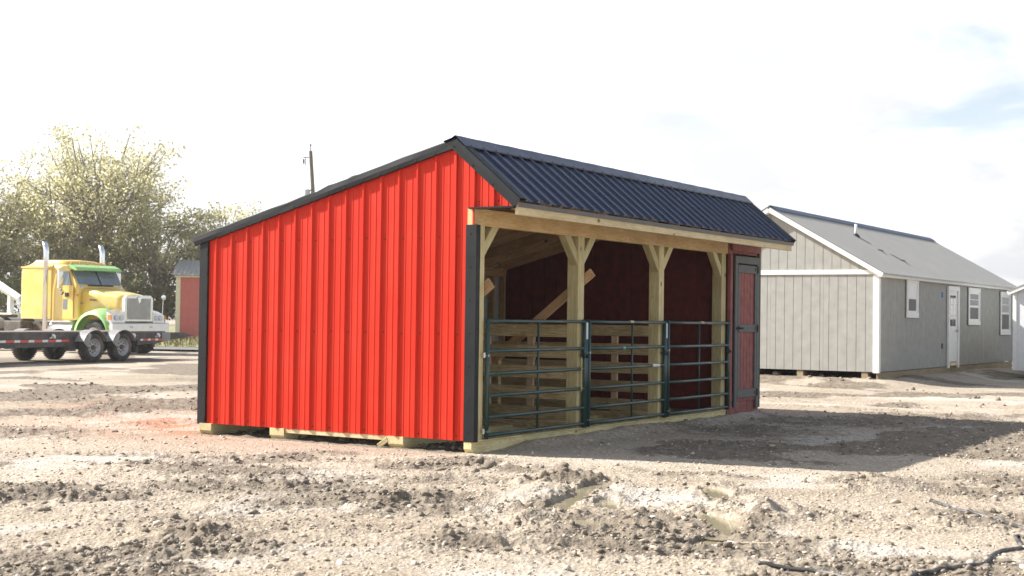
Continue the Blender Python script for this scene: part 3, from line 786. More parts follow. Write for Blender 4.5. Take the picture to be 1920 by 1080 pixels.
# skids, notched at their ends
def skid(y0, y1, x0, x1):
    ln = x1 - x0; b = MB(); c = (x0 + x1) / 2; h = ln / 2
    prof = [(-h, .112), (-h, .035), (-h + .045, -.02), (h - .045, -.02), (h, .035), (h, .112)]
    prof = [(x, z - .05) for x, z in prof]; w = (y1 - y0) / 2
    b.grid([[(x, -w, z) for x, z in prof], [(x, w, z) for x, z in prof]], closed=True, cap=True)
    o = b.build('skid', 'treated', barn); fix_normals(o); o.location = (c, (y0 + y1) / 2, .05); return o
skid(.004, .095, -.02, 6.19); skid(.84, 1.03, -.01, LEN); skid(2.42, 2.62, -.01, LEN); skid(3.46, 3.64, -.03, LEN)
board('rim_joist', (.022, 1.04, .088), (.022, 2.41, .088), .05, .036, 'pale_pine', barn, (0, 0, 1))
board('chock', (-.02, 1.14, .0), (.0, 1.04, .075), .05, .03, 'treated', barn)
board('sill_board', (.0, .03, .113), (6.19, .03, .113), .09, .018, 'treated', barn, (0, 1, 0))
board('sill_board', (.02, 3.55, .12), (LEN - .02, 3.55, .12), .09, .04, 'treated', barn, (0, 1, 0))
# framing inside: back studs, top plates, rafters, purlins
for x in list(np.arange(.35, 5.4, .61)) + [5.87, 6.17]:
    board('stud', (x, 3.595, .14), (x, 3.595, 2.03), .09, .04, 'rafter', barn, (0, 1, 0))
board('top_plate', (.03, 3.59, 2.05), (6.19, 3.59, 2.05), .038, .09, 'rafter', barn, (0, 0, 1))
board('top_plate', (.03, 3.56, 2.0), (6.19, 3.56, 2.0), .13, .036, 'rafter', barn, (0, 0, 1))
for k in range(11):
    x = .08 + k * .605
    board('rafter', (x, 3.60, roof_z(3.6) - .115), (x, YR, ZR - .115), .13, .038, 'rafter', barn, (0, 0, 1))
    board('rafter', (x, YR, ZR - .13), (x, -.44, roof_z(-.44) - .075), .09, .038, 'rafter', barn, (0, 0, 1))
for k in range(6):
    y = .45 + k * .6
    board('purlin', (.03, y, roof_z(y) - .032), (LEN - .03, y, roof_z(y) - .032), .086, .034, 'rafter', barn, (0, 1, 0))
board('ridge_board', (.03, YR, ZR - .12), (LEN - .03, YR, ZR - .12), .15, .036, 'rafter', barn, (0, 0, 1))
board('girt', (.04, .2, 1.22), (.04, 3.5, 1.22), .09, .036, 'rafter', barn, (0, 0, 1))
board('girt', (.04, .2, 2.1), (.04, 3.5, 2.1), .09, .036, 'rafter', barn, (0, 0, 1))
# stall dividers of spaced planks, with short uprights
PZ = [(1.118, 1.253), (.885, 1.022), (.652, .79), (.42, .56), (.19, .335)]
for x in (PX[1], PX[2]):
    for z0, z1 in PZ:
        for dx in (-.05, ):
            board('plank', (x + dx, .145, (z0 + z1) / 2), (x + dx, 3.54, (z0 + z1) / 2), z1 - z0, .036, 'plank', barn, (0, 0, 1))
    board('plank', (x - .05, .145, .13), (x - .05, 3.54, .13), .09, .036, 'plank', barn, (0, 0, 1))
    for y in (.64, 1.22, 1.85, 2.5, 3.1):
        board('upright', (x - .012, y, .1), (x - .012, y, 1.245), .085, .036, 'stub', barn, (0, 1, 0))
# diagonal braces behind the first and second posts
board('diagonal_brace', (2.235, -.085, 1.845), (2.235, 1.78, .40), .10, .036, 'brown_board', barn, (0, 0, 1))
board('diagonal_brace', (.20, -.06, 1.67), (.20, 1.6, .42), .11, .036, 'brown_board', barn, (0, 0, 1))
# tack room: partition of grooved siding, front wall, door
for a, b_ in ((.0, 1.22), (1.224, 2.44), (2.444, 3.62)):
    pr = groove_profile(a, b_, .2032, .05)
    if a < YR < b_: pr = sorted(pr + [(YR, 0)], key=lambda p: p[0])
    sheet('siding_sheet', pr, lambda u: .10, lambda u: roof_z(u) - .04, lambda u, v, h: (6.22 - h, u, v), ['partition_red'], barn, gap=.012)
sheet('siding_sheet', groove_profile(6.225, LEN - .01, .2032, 6.3), lambda u: .0, lambda u: .215, lambda u, v, h: (u, -.004 - h, v), ['barn_red'], barn, gap=.014)
sheet('siding_sheet', groove_profile(6.225, 6.37, .2032, 6.3), lambda u: .216, lambda u: 2.25, lambda u, v, h: (u, -.004 - h, v), ['barn_red'], barn, gap=.014)
sheet('siding_sheet', groove_profile(7.225, LEN - .01, .2032, 6.3), lambda u: .216, lambda u: 2.25, lambda u, v, h: (u, -.004 - h, v), ['barn_red'], barn, gap=.014)
sheet('siding_sheet', groove_profile(6.225, LEN - .01, .17, 6.4), lambda u: 2.251, lambda u: 2.42, lambda u, v, h: (u, -.004 - h, v), ['barn_red'], barn, gap=.014)
board('frieze_board', (6.295, -.028, 2.345), (LEN - .01, -.028, 2.345), .12, .024, 'barn_red', barn, (0, 0, 1))
b = MB(); b.box(6.195, 6.265, -.055, -.006, .13, 2.235, c=.004); b.build('corner_board', 'barn_red', barn)
TZ = .22
board('door_jamb', (6.43, -.030, .15), (6.43, -.030, 2.12), .085, .028, 'door_trim', barn, (1, 0, 0))
board('door_jamb', (7.205, -.030, .10), (7.205, -.030, 2.12), .085, .028, 'door_trim', barn, (1, 0, 0))
board('door_head', (6.385, -.030, 2.171), (7.25, -.030, 2.171), .10, .03, 'door_trim', barn, (0, 0, 1))
door = sheet('door', groove_profile(6.48, 7.155, .11, 6.52, gw=.01), lambda u: TZ, lambda u: 2.105, lambda u, v, h: (u, -.022 - h, v), ['barn_red'], barn, gap=.018)
for nm, x0, x1, z0, z1 in (('rail', 6.482, 7.153, 1.992, 2.10), ('rail', 6.482, 7.153, 1.17, 1.275), ('rail', 6.482, 7.153, .265, .38)):
    board(nm, (x0, -.034, (z0 + z1) / 2), (x1, -.034, (z0 + z1) / 2), z1 - z0, .02, 'door_trim', door, (0, 0, 1))
for x in (6.512, 7.124):
    for z0, z1 in ((1.278, 1.988), (.384, 1.166)):
        board('stile', (x, -.034, z0), (x, -.034, z1), .055, .019, 'door_trim', door, (1, 0, 0))
for z in (2.05, 1.222, .325):
    b = MB(); b.box(7.09, 7.235, -.052, -.045, z - .022, z + .022); b.tube([(7.17, -.055, z - .05), (7.17, -.055, z + .05)], .010, 8); b.build('hinge', 'black_iron', door)
b = MB(); b.box(6.475, 6.53, -.056, -.044, 1.185, 1.26); b.tube([(6.50, -.056, 1.225), (6.50, -.085, 1.225), (6.54, -.095, 1.225)], .013, 8); b.box(6.42, 6.475, -.058, -.045, 1.21, 1.24); b.build('latch', 'black_iron', door)

# screw heads
def screw_part(pts, nrm, parent, r_=.0068):
    nrm = Vector(nrm); a = nrm.orthogonal().normalized(); c = nrm.cross(a)
    b = MB()
    for p in pts:
        p = Vector(p)
        r0 = [p + (a * math.cos(k * PI / 3) + c * math.sin(k * PI / 3)) * r_ * 1.25 for k in range(6)]
        r1 = [q + nrm * .006 + (p - q) * .3 for q in r0]
        b.grid([r0, r1], closed=True); b.face(r1)
    o = b.build('screws', 'screw', parent); fix_normals(o); return struct(o, 'stuff')
ribs = [.245 + k * .2286 for k in range(-3, 15)]
sp = []
for y in ribs:
    yy = y - .045
    if .12 < yy < DEP - .1:
        for z in (.16, 1.16, 2.12):
            if z < roof_z(yy) - .1: sp.append((-.001, yy, z + random.uniform(-.008, .008)))
    if yy < .1 and yy > -.42: sp.append((-.001, yy, 2.46))
    if -.4 < y < DEP - .05:
        sp.append((-.05, y, roof_z(y) - (.055 if y > YR else .09)))
screw_part(sp, (-1, 0, 0), barn)
screw_part([(-.026, .05, z) for z in np.linspace(.2, 2.15, 7)] + [(-.026, DEP - .075, z) for z in np.linspace(.16, 2.0, 9)], (-1, 0, 0), barn)
screw_part([(.03, -.026, z) for z in np.linspace(.25, 2.2, 9)], (0, -1, 0), barn)
screw_part([Vector((X0 + .105 + k * .2286, YR, ZR)) + dir_f * .115 + nrm_f * .034 for k in range(32)] + [Vector((.035, YR, ZR)) + dir_f * (.14 + .21 * k) + nrm_f * .026 for k in range(4)], nrm_f, barn)

# ------------------------------------------------------------------ tube gates
RZ = [1.295, .997, .771, .554, .342, .165]
def gate(x0, x1, label, extras):
    w = x1 - x0
    g = thing('tube_gate', label, 'gate', (x0, -.035, 0), 0, 'green tube gates across the stall fronts')
    for x in (.02, w - .02):
        b = MB(); b.tube([(x, 0, .125), (x, 0, 1.318)], .022, 10); b.build('end_upright', 'gate_green', g, smooth=True)
    for z in RZ:
        b = MB(); b.tube([(.02, 0, z), (w * .25, 0, z - .003), (w * .6, 0, z - .002), (w - .02, 0, z)], .019, 10); b.build('rail', 'gate_green', g, smooth=True)
    b = MB(); xm = w * (.5 if extras != 'b' else .55); b.tube([(xm, .004, .165), (xm, .004, 1.295)], .0125, 8); b.build('brace_upright', 'gate_green', g, smooth=True)
    for z in (.99, 1.0):
        pass
    for x, z in ((-.0, .95), (-.0, .2)):
        b = MB(); b.tube([(x - .05, .01, z), (x + .03, .0, z)], .009, 8); b.tube([(x - .035, .0, z - .02), (x - .035, .0, z + .03)], .013, 8); b.tube([(x + .02, -.02, z), (x + .02, .03, z)], .016, 8); b.build('hinge_pin', 'steel', g)
    b = MB(); b.tube([(w - .11, -.012, .92), (w - .0, -.03, .925), (w + .02, -.02, .9)], .011, 8); b.tube([(w - .06, -.03, .89), (w - .06, -.03, .95)], .014, 8); b.build('latch', 'black_iron', g)
    return g, w
ga, wa_ = gate(.165, 2.175, 'green tube gate nearest the black corner trim, with a brass chain', 'a')
gb, wb_ = gate(2.245, 4.215, 'middle green tube gate with a white sticker on its third rail', 'b')
gc, wc_ = gate(4.275, 6.19, 'green tube gate next to the tack room door', 'c')
# doubled hinge uprights, stickers, tag, chain
for g in (gb, gc):
    b = MB(); b.tube([(-.045, .004, .12), (-.045, .004, 1.29)], .023, 10); b.build('hinge_upright', 'gate_green', g, smooth=True)
    b = MB(); b.lathe([(1.10, .0245), (1.285, .0245)], 10, 'z', (-.045, .004, 0)); b.build('sticker', 'sticker', g)
b = MB(); b.lathe([(1.60, .0205), (1.80, .0205)], 10, 'x', (0, 0, .771)); b.build('sticker', 'sticker', gb)
b = MB(); b.lathe([(.82, .0215), (.86, .024), (.88, .0215)], 8, 'x', (0, 0, .995)); b.build('tag', 'teal', gb)
for g, xx in ((gb, 1.0), (gc, .98)):
    b = MB(); b.lathe([(xx, .0203), (xx + .09, .0203)], 8, 'x', (0, 0, 1.295)); b.build('tape_wrap', 'pale_pine', g)
b = MB()
for k in range(14):
    z = .88 - k * .026; a = (k % 2) * PI / 2
    ring = [(1.90 + .009 * math.cos(t) * math.cos(a), -.02 + .009 * math.cos(t) * math.sin(a), z + .018 * math.sin(t)) for t in np.linspace(0, 2 * PI, 9)]
    b.tube(ring, .0032, 5)
b.build('chain', 'brass', ga)

# ------------------------------------------------------------------ long grey building on the right
HX0, HX1, HY0, HY1 = 17.95, 30.75, 1.55, 6.43
HYR, HZR, HZE = 3.99, 3.86, 2.40
HS = (HZR - HZE) / (HYR - (HY0 - .12))
def hroof(y): return HZR - abs(y - HYR) * HS
house = thing('cabin_shed', 'long grey siding cabin with metal roof and white window trim on the right', 'building', (HX0, HY0, 0))
HO = Vector((HX0, HY0, 0))
def hb(name, p0, p1, w, t, mat, side, parent=None): return board(name, Vector(p0) - HO, Vector(p1) - HO, w, t, mat, parent or house, side)
def hsheet(name, prof, lo, hi, place, mats, gap=.012): return sheet(name, prof, lo, hi, lambda u, v, h: Vector(place(u, v, h)) - HO, mats, house, gap)
for x, sg in ((HX0, 1), (HX1, -1)):
    for a, b_ in ((HY0, HY0 + 1.22), (HY0 + 1.223, HYR), (HYR + .003, HYR + 1.22), (HYR + 1.223, HY1)):
        hsheet('siding_sheet', groove_profile(a, b_, .2032, HY0 + .08), lambda u: .27, lambda u: 2.365, lambda u, v, h: (x - sg * h, u, v), ['house_siding'])
        hsheet('gable_siding', groove_profile(a, b_, .2032, HY0 + .02), lambda u: 2.46, lambda u: hroof(u) - .02, lambda u, v, h: (x - sg * h, u, v), ['house_siding'])
    hb('band_board', (x - sg * .013, HY0 + .0, 2.412), (x - sg * .013, HY1, 2.412), .098, .026, 'white_paint', (0, 0, 1))
    for y in (HY0 + .045, HY1 - .045):
        hb('corner_board', (x - sg * .0132, y, .25), (x - sg * .0132, y, 2.36), .13, .026, 'white_paint', (0, 1, 0))
nsh = 11
for k in range(nsh):
    a = HX0 + (HX1 - HX0) * k / nsh + .0015; b_ = HX0 + (HX1 - HX0) * (k + 1) / nsh - .0015
    for y, sg in ((HY0, 1), (HY1, -1)):
        hsheet('siding_sheet', groove_profile(a, b_, .1016, HX0 + .05, gw=.014, gd=.008), lambda u: .27, lambda u: 2.40, lambda u, v, h: (u, y - sg * h, v), ['house_siding'])
hb('corner_board', (HX0 + .03, HY0 - .0135, .25), (HX0 + .03, HY0 - .0135, 2.36), .085, .026, 'white_paint', (1, 0, 0))
hb('fascia_board', (HX0 - .15, HY0 - .125, 2.355), (HX1 + .15, HY0 - .125, 2.355), .10, .024, 'white_paint', (0, 0, 1))
hb('soffit', (HX0 - .15, HY0 - .06, 2.31), (HX1 + .15, HY0 - .06, 2.31), .11, .012, 'white_paint', (0, 1, 0))
for x in (HX0 - .165, HX1 + .165):
    for s in (-1, 1):
        e = HYR + s * (HYR - HY0 + .13)
        hb('rake_board', (x, HYR, HZR - .055), (x, e, hroof(e) - .055), .10, .03, 'white_paint', (0, 0, 1))
        hb('rake_soffit', (x + (.085 if x < HX0 else -.085), HYR, HZR - .10), (x + (.085 if x < HX0 else -.085), e, hroof(e) - .10), .13, .012, 'white_paint', (1, 0, 0))
nf_ = Vector((0, -HS, 1)).normalized(); df_ = Vector((0, -1, -HS)).normalized(); lf_ = (HYR - HY0 + .19) * math.sqrt(1 + HS * HS)
nb_ = Vector((0, HS, 1)).normalized(); db_ = Vector((0, 1, -HS)).normalized()
nro = 15
for k in range(nro):
    a = HX0 - .19 + (HX1 - HX0 + .38) * k / nro; b_ = HX0 - .19 + (HX1 - HX0 + .38) * (k + 1) / nro - .002
    pr = ag_profile(a, b_, HX0 + .05)
    hsheet('roof_sheet', pr, lambda u: .0, lambda u: lf_, lambda u, v, h: Vector((u, HYR, HZR)) + df_ * v + nf_ * h, ['house_roof'], .003)
    hsheet('roof_sheet', pr, lambda u: .0, lambda u: lf_, lambda u, v, h: Vector((u, HYR, HZR)) + db_ * v + nb_ * h, ['house_roof'], .003)
b = MB(); q = Vector((0, HYR, HZR)) - HO
b.grid([[q + Vector((x, 0, 0)) + df_ * .16 + nf_ * .022, q + Vector((x, 0, 0)) + df_ * .15 + nf_ * .036, q + Vector((x, 0, .055)), q + Vector((x, 0, 0)) + db_ * .15 + nb_ * .036, q + Vector((x, 0, 0)) + db_ * .16 + nb_ * .022] for x in (HX0 - .1, HX1 + .19)])
fix_normals(b.build('ridge_cap', 'blue_cap', house))
b = MB(); p = Vector((21.35, 3.17, hroof(3.17))) - HO
b.tube([p, p + Vector((0, 0, .30))], .035, 12); pipe = b.build('vent_pipe', 'white_paint', house, smooth=True)
b = MB(); b.lathe([(0, .11), (.05, .09), (.10, .045)], 12, 'z', (p.x, p.y, p.z - .03)); b.build('pipe_boot', 'black_iron', pipe)
for (x, y) in ((21.16, 2.52), (21.6, 2.12)):
    b = MB(); p = Vector((x, y, hroof(y))) - HO + nf_ * .022; s = Vector((.16, 0, 0)); d = df_ * .03
    b.grid([[p - s - d, p + s - d, p + s + d, p - s + d], [p - s - d + nf_ * .012, p + s - d + nf_ * .012, p + s + d + nf_ * .012, p - s + d + nf_ * .012]], closed=True, cap=True); b.build('roof_patch', 'black_iron', house)
def hwindow(x0, x1, z0, z1, blind=False):
    y = HY0
    w = hb('window', (x0 + .06, y - .02, (z0 + z1) / 2), (x1 - .06, y - .02, (z0 + z1) / 2), z1 - z0 - .12, .03, 'white_paint', (0, 0, 1))
    mi = w.matrix_basis.inverted()
    def sub(name, ax0, ax1, az0, az1, ay, t, mat):
        c = MB(); c.box(ax0 - HX0, ax1 - HX0, ay - t - HY0, ay - HY0, az0, az1); o = c.build(name, mat, w); o.matrix_local = mi; return o
    f = .045
    sub('head_casing', x0 - .02, x1 + .02, z1 - .10, z1, y - .030, .026, 'white_paint')
    sub('sill', x0 - .02, x1 + .02, z0, z0 + .11, y - .030, .026, 'white_paint')
    sub('side_casing', x0, x0 + .1, z0 + .112, z1 - .102, y - .030, .022, 'white_paint')
    sub('side_casing', x1 - .1, x1, z0 + .112, z1 - .102, y - .030, .022, 'white_paint')
    zm = (z0 + z1) / 2
    sub('pane', x0 + .16, x1 - .16, zm + .03, z1 - .16, y - .0355, .003, 'sticker' if blind else 'glass_dark')
    sub('pane', x0 + .16, x1 - .16, z0 + .16, zm - .03, y - .0355, .003, 'screen_mesh')
    if not blind: sub('muntin', x0 + .16, x1 - .16, (zm + z1 - .13) / 2 - .008, (zm + z1 - .13) / 2 + .008, y - .039, .006, 'white_paint')
    return w
hwindow(19.9, 20.8, 1.45, 2.36, True); hwindow(25.46, 26.65, 1.30, 2.27); hwindow(29.06, 30.25, 1.03, 2.25)
hd = hb('door', (23.55, HY0 - .016, 1.27), (24.32, HY0 - .016, 1.27), 1.78, .03, 'white_paint', (0, 0, 1))
mi = hd.matrix_basis.inverted()
def dsub(name, ax0, ax1, az0, az1, ay, t, mat):
    c = MB(); c.box(ax0 - HX0, ax1 - HX0, ay - t - HY0, ay - HY0, az0, az1); o = c.build(name, mat, hd); o.matrix_local = mi; return o
dsub('casing', 23.42, 23.53, .23, 2.15, HY0 - .014, .05, 'white_paint'); dsub('casing', 24.34, 24.46, .23, 2.15, HY0 - .014, .05, 'white_paint'); dsub('head_casing', 23.42, 24.46, 2.152, 2.26, HY0 - .014, .052, 'white_paint')
for r_ in range(3):
    for c_ in range(2):
        dsub('pane', 23.66 + c_ * .28, 23.90 + c_ * .28, 1.27 + r_ * .27, 1.49 + r_ * .27, HY0 - .032, .004, 'glass_dark')
dsub('threshold', 23.55, 24.32, .29, .36, HY0 - .014, .07, 'pale_pine')
b = MB(); b.lathe([(0, .03), (.05, .035), (.06, .0)], 10, 'y', (24.22 - HX0, -.09, 1.15)); o = b.build('knob', 'steel', hd); o.matrix_local = mi
hb('light_box', (22.98, HY0 - .006, 2.03), (23.08, HY0 - .006, 2.03), .13, .02, 'blue_tape', (0, 0, 1))
hb('outlet_box', (22.98, HY0 - .006, .78), (23.08, HY0 - .006, .78), .12, .02, 'black_iron', (0, 0, 1))
for y in (HY0 + .3, HY0 + 1.75, HYR + .55, HY1 - .3):
    hb('skid', (HX0 + .02, y, .125), (HX1 - .02, y, .125), .26, .14, 'skid', (0, 0, 1))
hb('rim_joist', (HX0 + .02, HY0 + .03, .155), (HX1 - .02, HY0 + .03, .155), .20, .04, 'skid', (0, 0, 1))
for x in (20.3, 20.9, 25.6, 27.8):
    b = MB(); b.box(x - .04 - HX0, x + .04 - HX0, .02, .16, -.03, .2); b.build('pier_block', 'sticker' if x > 25 else 'skid', house)

# ------------------------------------------------------------------ white shed at the right edge
WX, WY = 24.55, .20
ws = thing('white_shed', 'white siding shed cut off by the right edge of the picture', 'shed', (WX, WY, 0))
WW, WL = 3.05, 4.9
def wroof(u): return 2.17 + min(u, WW - u) * .42
for a, b_ in ((0, 1.22), (1.223, 2.44), (2.443, WW)):
    for x in (0, WL):
        pr = groove_profile(a, b_, .305, .1, gw=.016)
        if a < WW / 2 < b_: pr = sorted(pr + [(WW / 2, 0)], key=lambda p: p[0])
        sheet('siding_sheet', pr, lambda u: .19, lambda u: wroof(u) - .03, lambda u, v, h: (x - (h if x == 0 else -h), -u, v), ['white_vinyl'], ws, gap=.012)
for k in range(4):
    for y in (0, -WW):
        sheet('siding_sheet', groove_profile(k * WL / 4 + .002, (k + 1) * WL / 4 - .002, .305, .1), lambda u: .19, lambda u: 2.12, lambda u, v, h: (u, y + (h if y == 0 else -h), v), ['white_vinyl'], ws, gap=.012)
for y in (-.035, -WW + .035):
    board('corner_board', (-.014, y, .19), (-.014, y, 2.12), .09, .026, 'white_paint', ws, (0, 1, 0))
for s, y0, y1 in ((1, .12, -WW / 2), (-1, -WW - .12, -WW / 2)):
    z0 = wroof(-.12); z1 = wroof(WW / 2)
    board('rake_board', (-.10, y0, z0 - .02), (-.10, y1, z1 - .02), .10, .03, 'white_paint', ws, (0, 0, 1))
    nn_ = Vector((0, (y0 - y1), 0)); d_ = (Vector((0, y0, z0)) - Vector((0, y1, z1))); ln = d_.length; d_.normalize(); nm = Vector((1, 0, 0)).cross(d_); nm = nm if nm.z > 0 else -nm
    sheet('roof_sheet', ag_profile(-.13, WL + .13, .02), lambda u: 0, lambda u: ln, lambda u, v, h: Vector((u, y1, z1 + .035)) + d_ * v + nm * h, ['house_roof'], ws)
for y in (-.4, -WW + .4):
    board('skid', (.0, y, .09), (WL, y, .09), .18, .12, 'skid', ws, (0, 0, 1))

# ------------------------------------------------------------------ red shed far behind on the left
rsx, rsy = 39.1, 44.0
rs_ = thing('red_shed', 'faded red shed with grey roof and cream corner trim beyond the road', 'shed', (rsx, rsy, 0), R(-50))
W_, L_ = 4.2, 6.0
for k in range(4):
    sheet('siding_sheet', groove_profile(k * W_ / 4, (k + 1) * W_ / 4 - .003, .26, .1, gw=.02), lambda u: .1, lambda u: 3.18, lambda u, v, h: (u, -h, v), ['red_far'], rs_, gap=.02)
    sheet('siding_sheet', groove_profile(k * L_ / 4, (k + 1) * L_ / 4 - .003, .26, .1, gw=.02), lambda u: .1, lambda u: 3.18, lambda u, v, h: (h * -1, u, v), ['red_far'], rs_, gap=.02)
    sheet('siding_sheet', groove_profile(k * L_ / 4, (k + 1) * L_ / 4 - .003, .26, .1, gw=.02), lambda u: .1, lambda u: 3.18, lambda u, v, h: (W_ + h, u, v), ['red_far'], rs_, gap=.02)
board('corner_board', (.08, -.02, .08), (.08, -.02, 3.2), .22, .03, 'cream', rs_, (1, 0, 0))
board('corner_board', (W_ - .08, -.02, .08), (W_ - .08, -.02, 3.2), .22, .03, 'cream', rs_, (1, 0, 0))
board('eave_board', (-.1, -.1, 3.22), (W_ + .1, -.1, 3.22), .1, .04, 'cream', rs_, (0, 0, 1))
zr_ = 3.3 + (L_ / 2 + .3) * .26
for s in (0, 1):
    e = -.3 if s == 0 else L_ + .3
    d_ = Vector((0, e - L_ / 2, 3.28 - zr_)); ln = d_.length; d_.normalize(); nm = Vector((1, 0, 0)).cross(d_); nm = nm if nm.z > 0 else -nm
    for k in range(3):
        a = -.2 + k * (W_ + .4) / 3
        sheet('roof_sheet', ag_profile(a, a + (W_ + .4) / 3 - .004, 0), lambda u: 0, lambda u: ln, lambda u, v, h: Vector((u, L_ / 2, zr_)) + d_ * v + nm * h, ['house_roof'], rs_)
    for x in (0, W_):
        b = MB(); b.face([(x, 0, 3.18), (x, L_, 3.18), (x, L_ / 2, zr_ - .03)]) if s == 0 else None
        if s == 0: b.build('gable_panel', 'red_far', rs_)

# ------------------------------------------------------------------ flatbed trailer
def add_wheel(parent, c, rad, wid, rimr, tyre='rubber', rim='rim', sgn=-1, holes=8):
    """wheel whose outer face looks along sgn*y"""
    b = MB(); h = wid / 2
    b.lathe([(-h * .8, rimr * .98), (-h, rimr * 1.12), (-h * .98, rad * .86), (-h * .78, rad * .965), (-h * .3, rad), (h * .3, rad), (h * .78, rad * .965), (h * .98, rad * .86), (h, rimr * 1.12), (h * .8, rimr * .98)], 36, 'y')
    # tread lugs
    for k in range(36):
        a = 2 * PI * k / 36
        for s in (-1, 1):
            a2 = a + (.05 if s > 0 else 0)
            y0, y1 = (.12 * h, .86 * h) if s > 0 else (-.86 * h, -.12 * h)
            p = []
            for (aa, rr_) in ((a2, rad * .985), (a2 + .09, rad * .985), (a2 + .09, rad * 1.012), (a2, rad * 1.012)):
                p.append((rr_ * math.cos(aa), rr_ * math.sin(aa)))
            b.grid([[(q[0], y0, q[1]) for q in p], [(q[0], y1, q[1]) for q in p]], closed=True, cap=True)
    w = b.build('wheel', tyre, parent); w.location = c
    for p in w.data.polygons[:36 * 9]: p.use_smooth = True
    b = MB(); f = sgn * h
    b.lathe([(f * .98, rimr * 1.08), (f * .9, rimr * 1.0), (f * .55, rimr * .92), (f * .30, rimr * .80), (f * .42, rimr * .55), (f * .5, rimr * .35), (f * .5, .0)], 28, 'y')
    r_ = b.build('rim', rim, w, smooth=True)
    b = MB(); b.lathe([(f * .48, rimr * .30), (f * 1.0, rimr * .26), (f * 1.12, rimr * .16), (f * 1.12, 0)], 16, 'y'); b.build('hub', 'chassis', w)
    b = MB()
    for k in range(holes):
        a = 2 * PI * k / holes; b.lathe([(f * .40, rimr * .085), (f * .56, rimr * .085), (f * .58, 0)], 6, 'y', (rimr * .6 * math.cos(a), 0, rimr * .6 * math.sin(a)))
    struct(b.build('lug_nuts', 'black_iron', w), 'stuff')
    return w
TH = R(9)
tr = thing('flatbed_trailer', 'black low flatbed trailer with tandem wheels parked in front of the yellow truck', 'trailer', (14.27, 21.64, 0), TH)
RW = .40
for (x, y) in ((0, .13), (1.17, .13), (0, 2.40), (1.17, 2.40)):
    add_wheel(tr, (x, y, RW - .01), RW, .25, .225, sgn=-1 if y < 1 else 1)
    b = MB(); rows = []
    for k in range(13):
        a = PI * (.10 + .80 * k / 12); rr_ = .505
        rows.append([(x + rr_ * math.cos(a), y - .17, RW + .02 + (rr_ - .06) * math.sin(a)), (x + rr_ * math.cos(a), y + .17, RW + .02 + (rr_ - .06) * math.sin(a)), (x + (rr_ - .012) * math.cos(a), y + .17, RW + .008 + (rr_ - .06) * math.sin(a)), (x + (rr_ - .012) * math.cos(a), y - .17, RW + .008 + (rr_ - .06) * math.sin(a))])
    b.grid(rows, closed=True, cap=True)
    # skirt on the leading side, as on the photo's fenders
    for s in (-1,):
        yo = y - .172 if y < 1 else y + .172
        b.face([(x - .50, yo, RW + .13), (x - .30, yo, RW - .02), (x - .18, yo, RW + .33), (x - .26, yo, RW + .40)])
    b.build('fender', 'fender_grey', tr)
for y in (.32, 2.18):
    b = MB()
    b.grid([[(x, y + dy, z) for x, z in ((-9.5, .40), (2.1, .42), (3.0, .47), (3.65, .55), (3.65, .78), (-9.5, .80))] for dy in (-.05, .05)], closed=True, cap=True)
    b.build('side_beam', 'trailer', tr)
    b = MB(); b.grid([[(x, y + dy, z) for x, z in ((3.66, .56), (4.75, .67), (4.2, .775), (3.66, .78))] for dy in (-.06, .06)], closed=True, cap=True); b.build('ramp_tip', 'trailer', tr)
    yo = y - .055 if y < 1 else y + .055
    x = -6.0; k = 0
    while x < -.75:
        w_ = .30 if k % 2 == 0 else .2
        b = MB(); b.box(x, x + w_ - .004, yo - .004 if y < 1 else yo, yo if y < 1 else yo + .004, .545, .605); b.build('reflector_strip', 'tape_red' if k % 2 == 0 else 'tape_white', tr); x += w_; k += 1
    x = 2.25; k = 1
    while x < 3.2:
        w_ = .22 if k % 2 == 0 else .12
        b = MB(); b.box(x, x + w_ - .004, yo - .004 if y < 1 else yo, yo if y < 1 else yo + .004, .545, .60); b.build('reflector_strip', 'tape_red' if k % 2 == 0 else 'tape_white', tr); x += w_; k += 1
    for x in (-3.6, -1.35, 1.9, 3.0):
        b = MB(); s = -1 if y < 1 else 1
        b.lathe([(0, .055), (s * .05, .06), (s * .09, .035), (s * .09, 0)], 10, 'y', (x, yo, .70)); b.box(x - .1, x + .1, min(yo, yo + s * .03), max(yo, yo + s * .03), .64, .68); b.build('tie_down', 'polished', tr)
for k in range(7):
    y = .42 + k * .255
    board('deck_plank', (-9.4, y + .1, .79), (3.55, y + .1, .79), .245, .045, 'wood_deck', tr, (0, 1, 0))
for x in np.arange(-9, 3.5, .8):
    board('cross_member', (x, .36, .55), (x, 2.14, .55), .12, .06, 'trailer', tr, (0, 0, 1))
for x in (0, 1.17):
    b = MB(); b.tube([(x, .2, RW), (x, 2.3, RW)], .06, 10); b.build('axle', 'trailer', tr)
b = MB(); b.box(1.83, 1.86, .05, .33, .22, .56); b.build('mud_flap', 'rubber', tr)
b = MB(); b.box(3.22, 3.62, .255, .268, .53, .775); b.build('corner_plate', 'fender_grey', tr)
b = MB(); b.box(-.75, -.45, .25, .40, .30, .42); b.build('spring_hanger', 'trailer', tr)

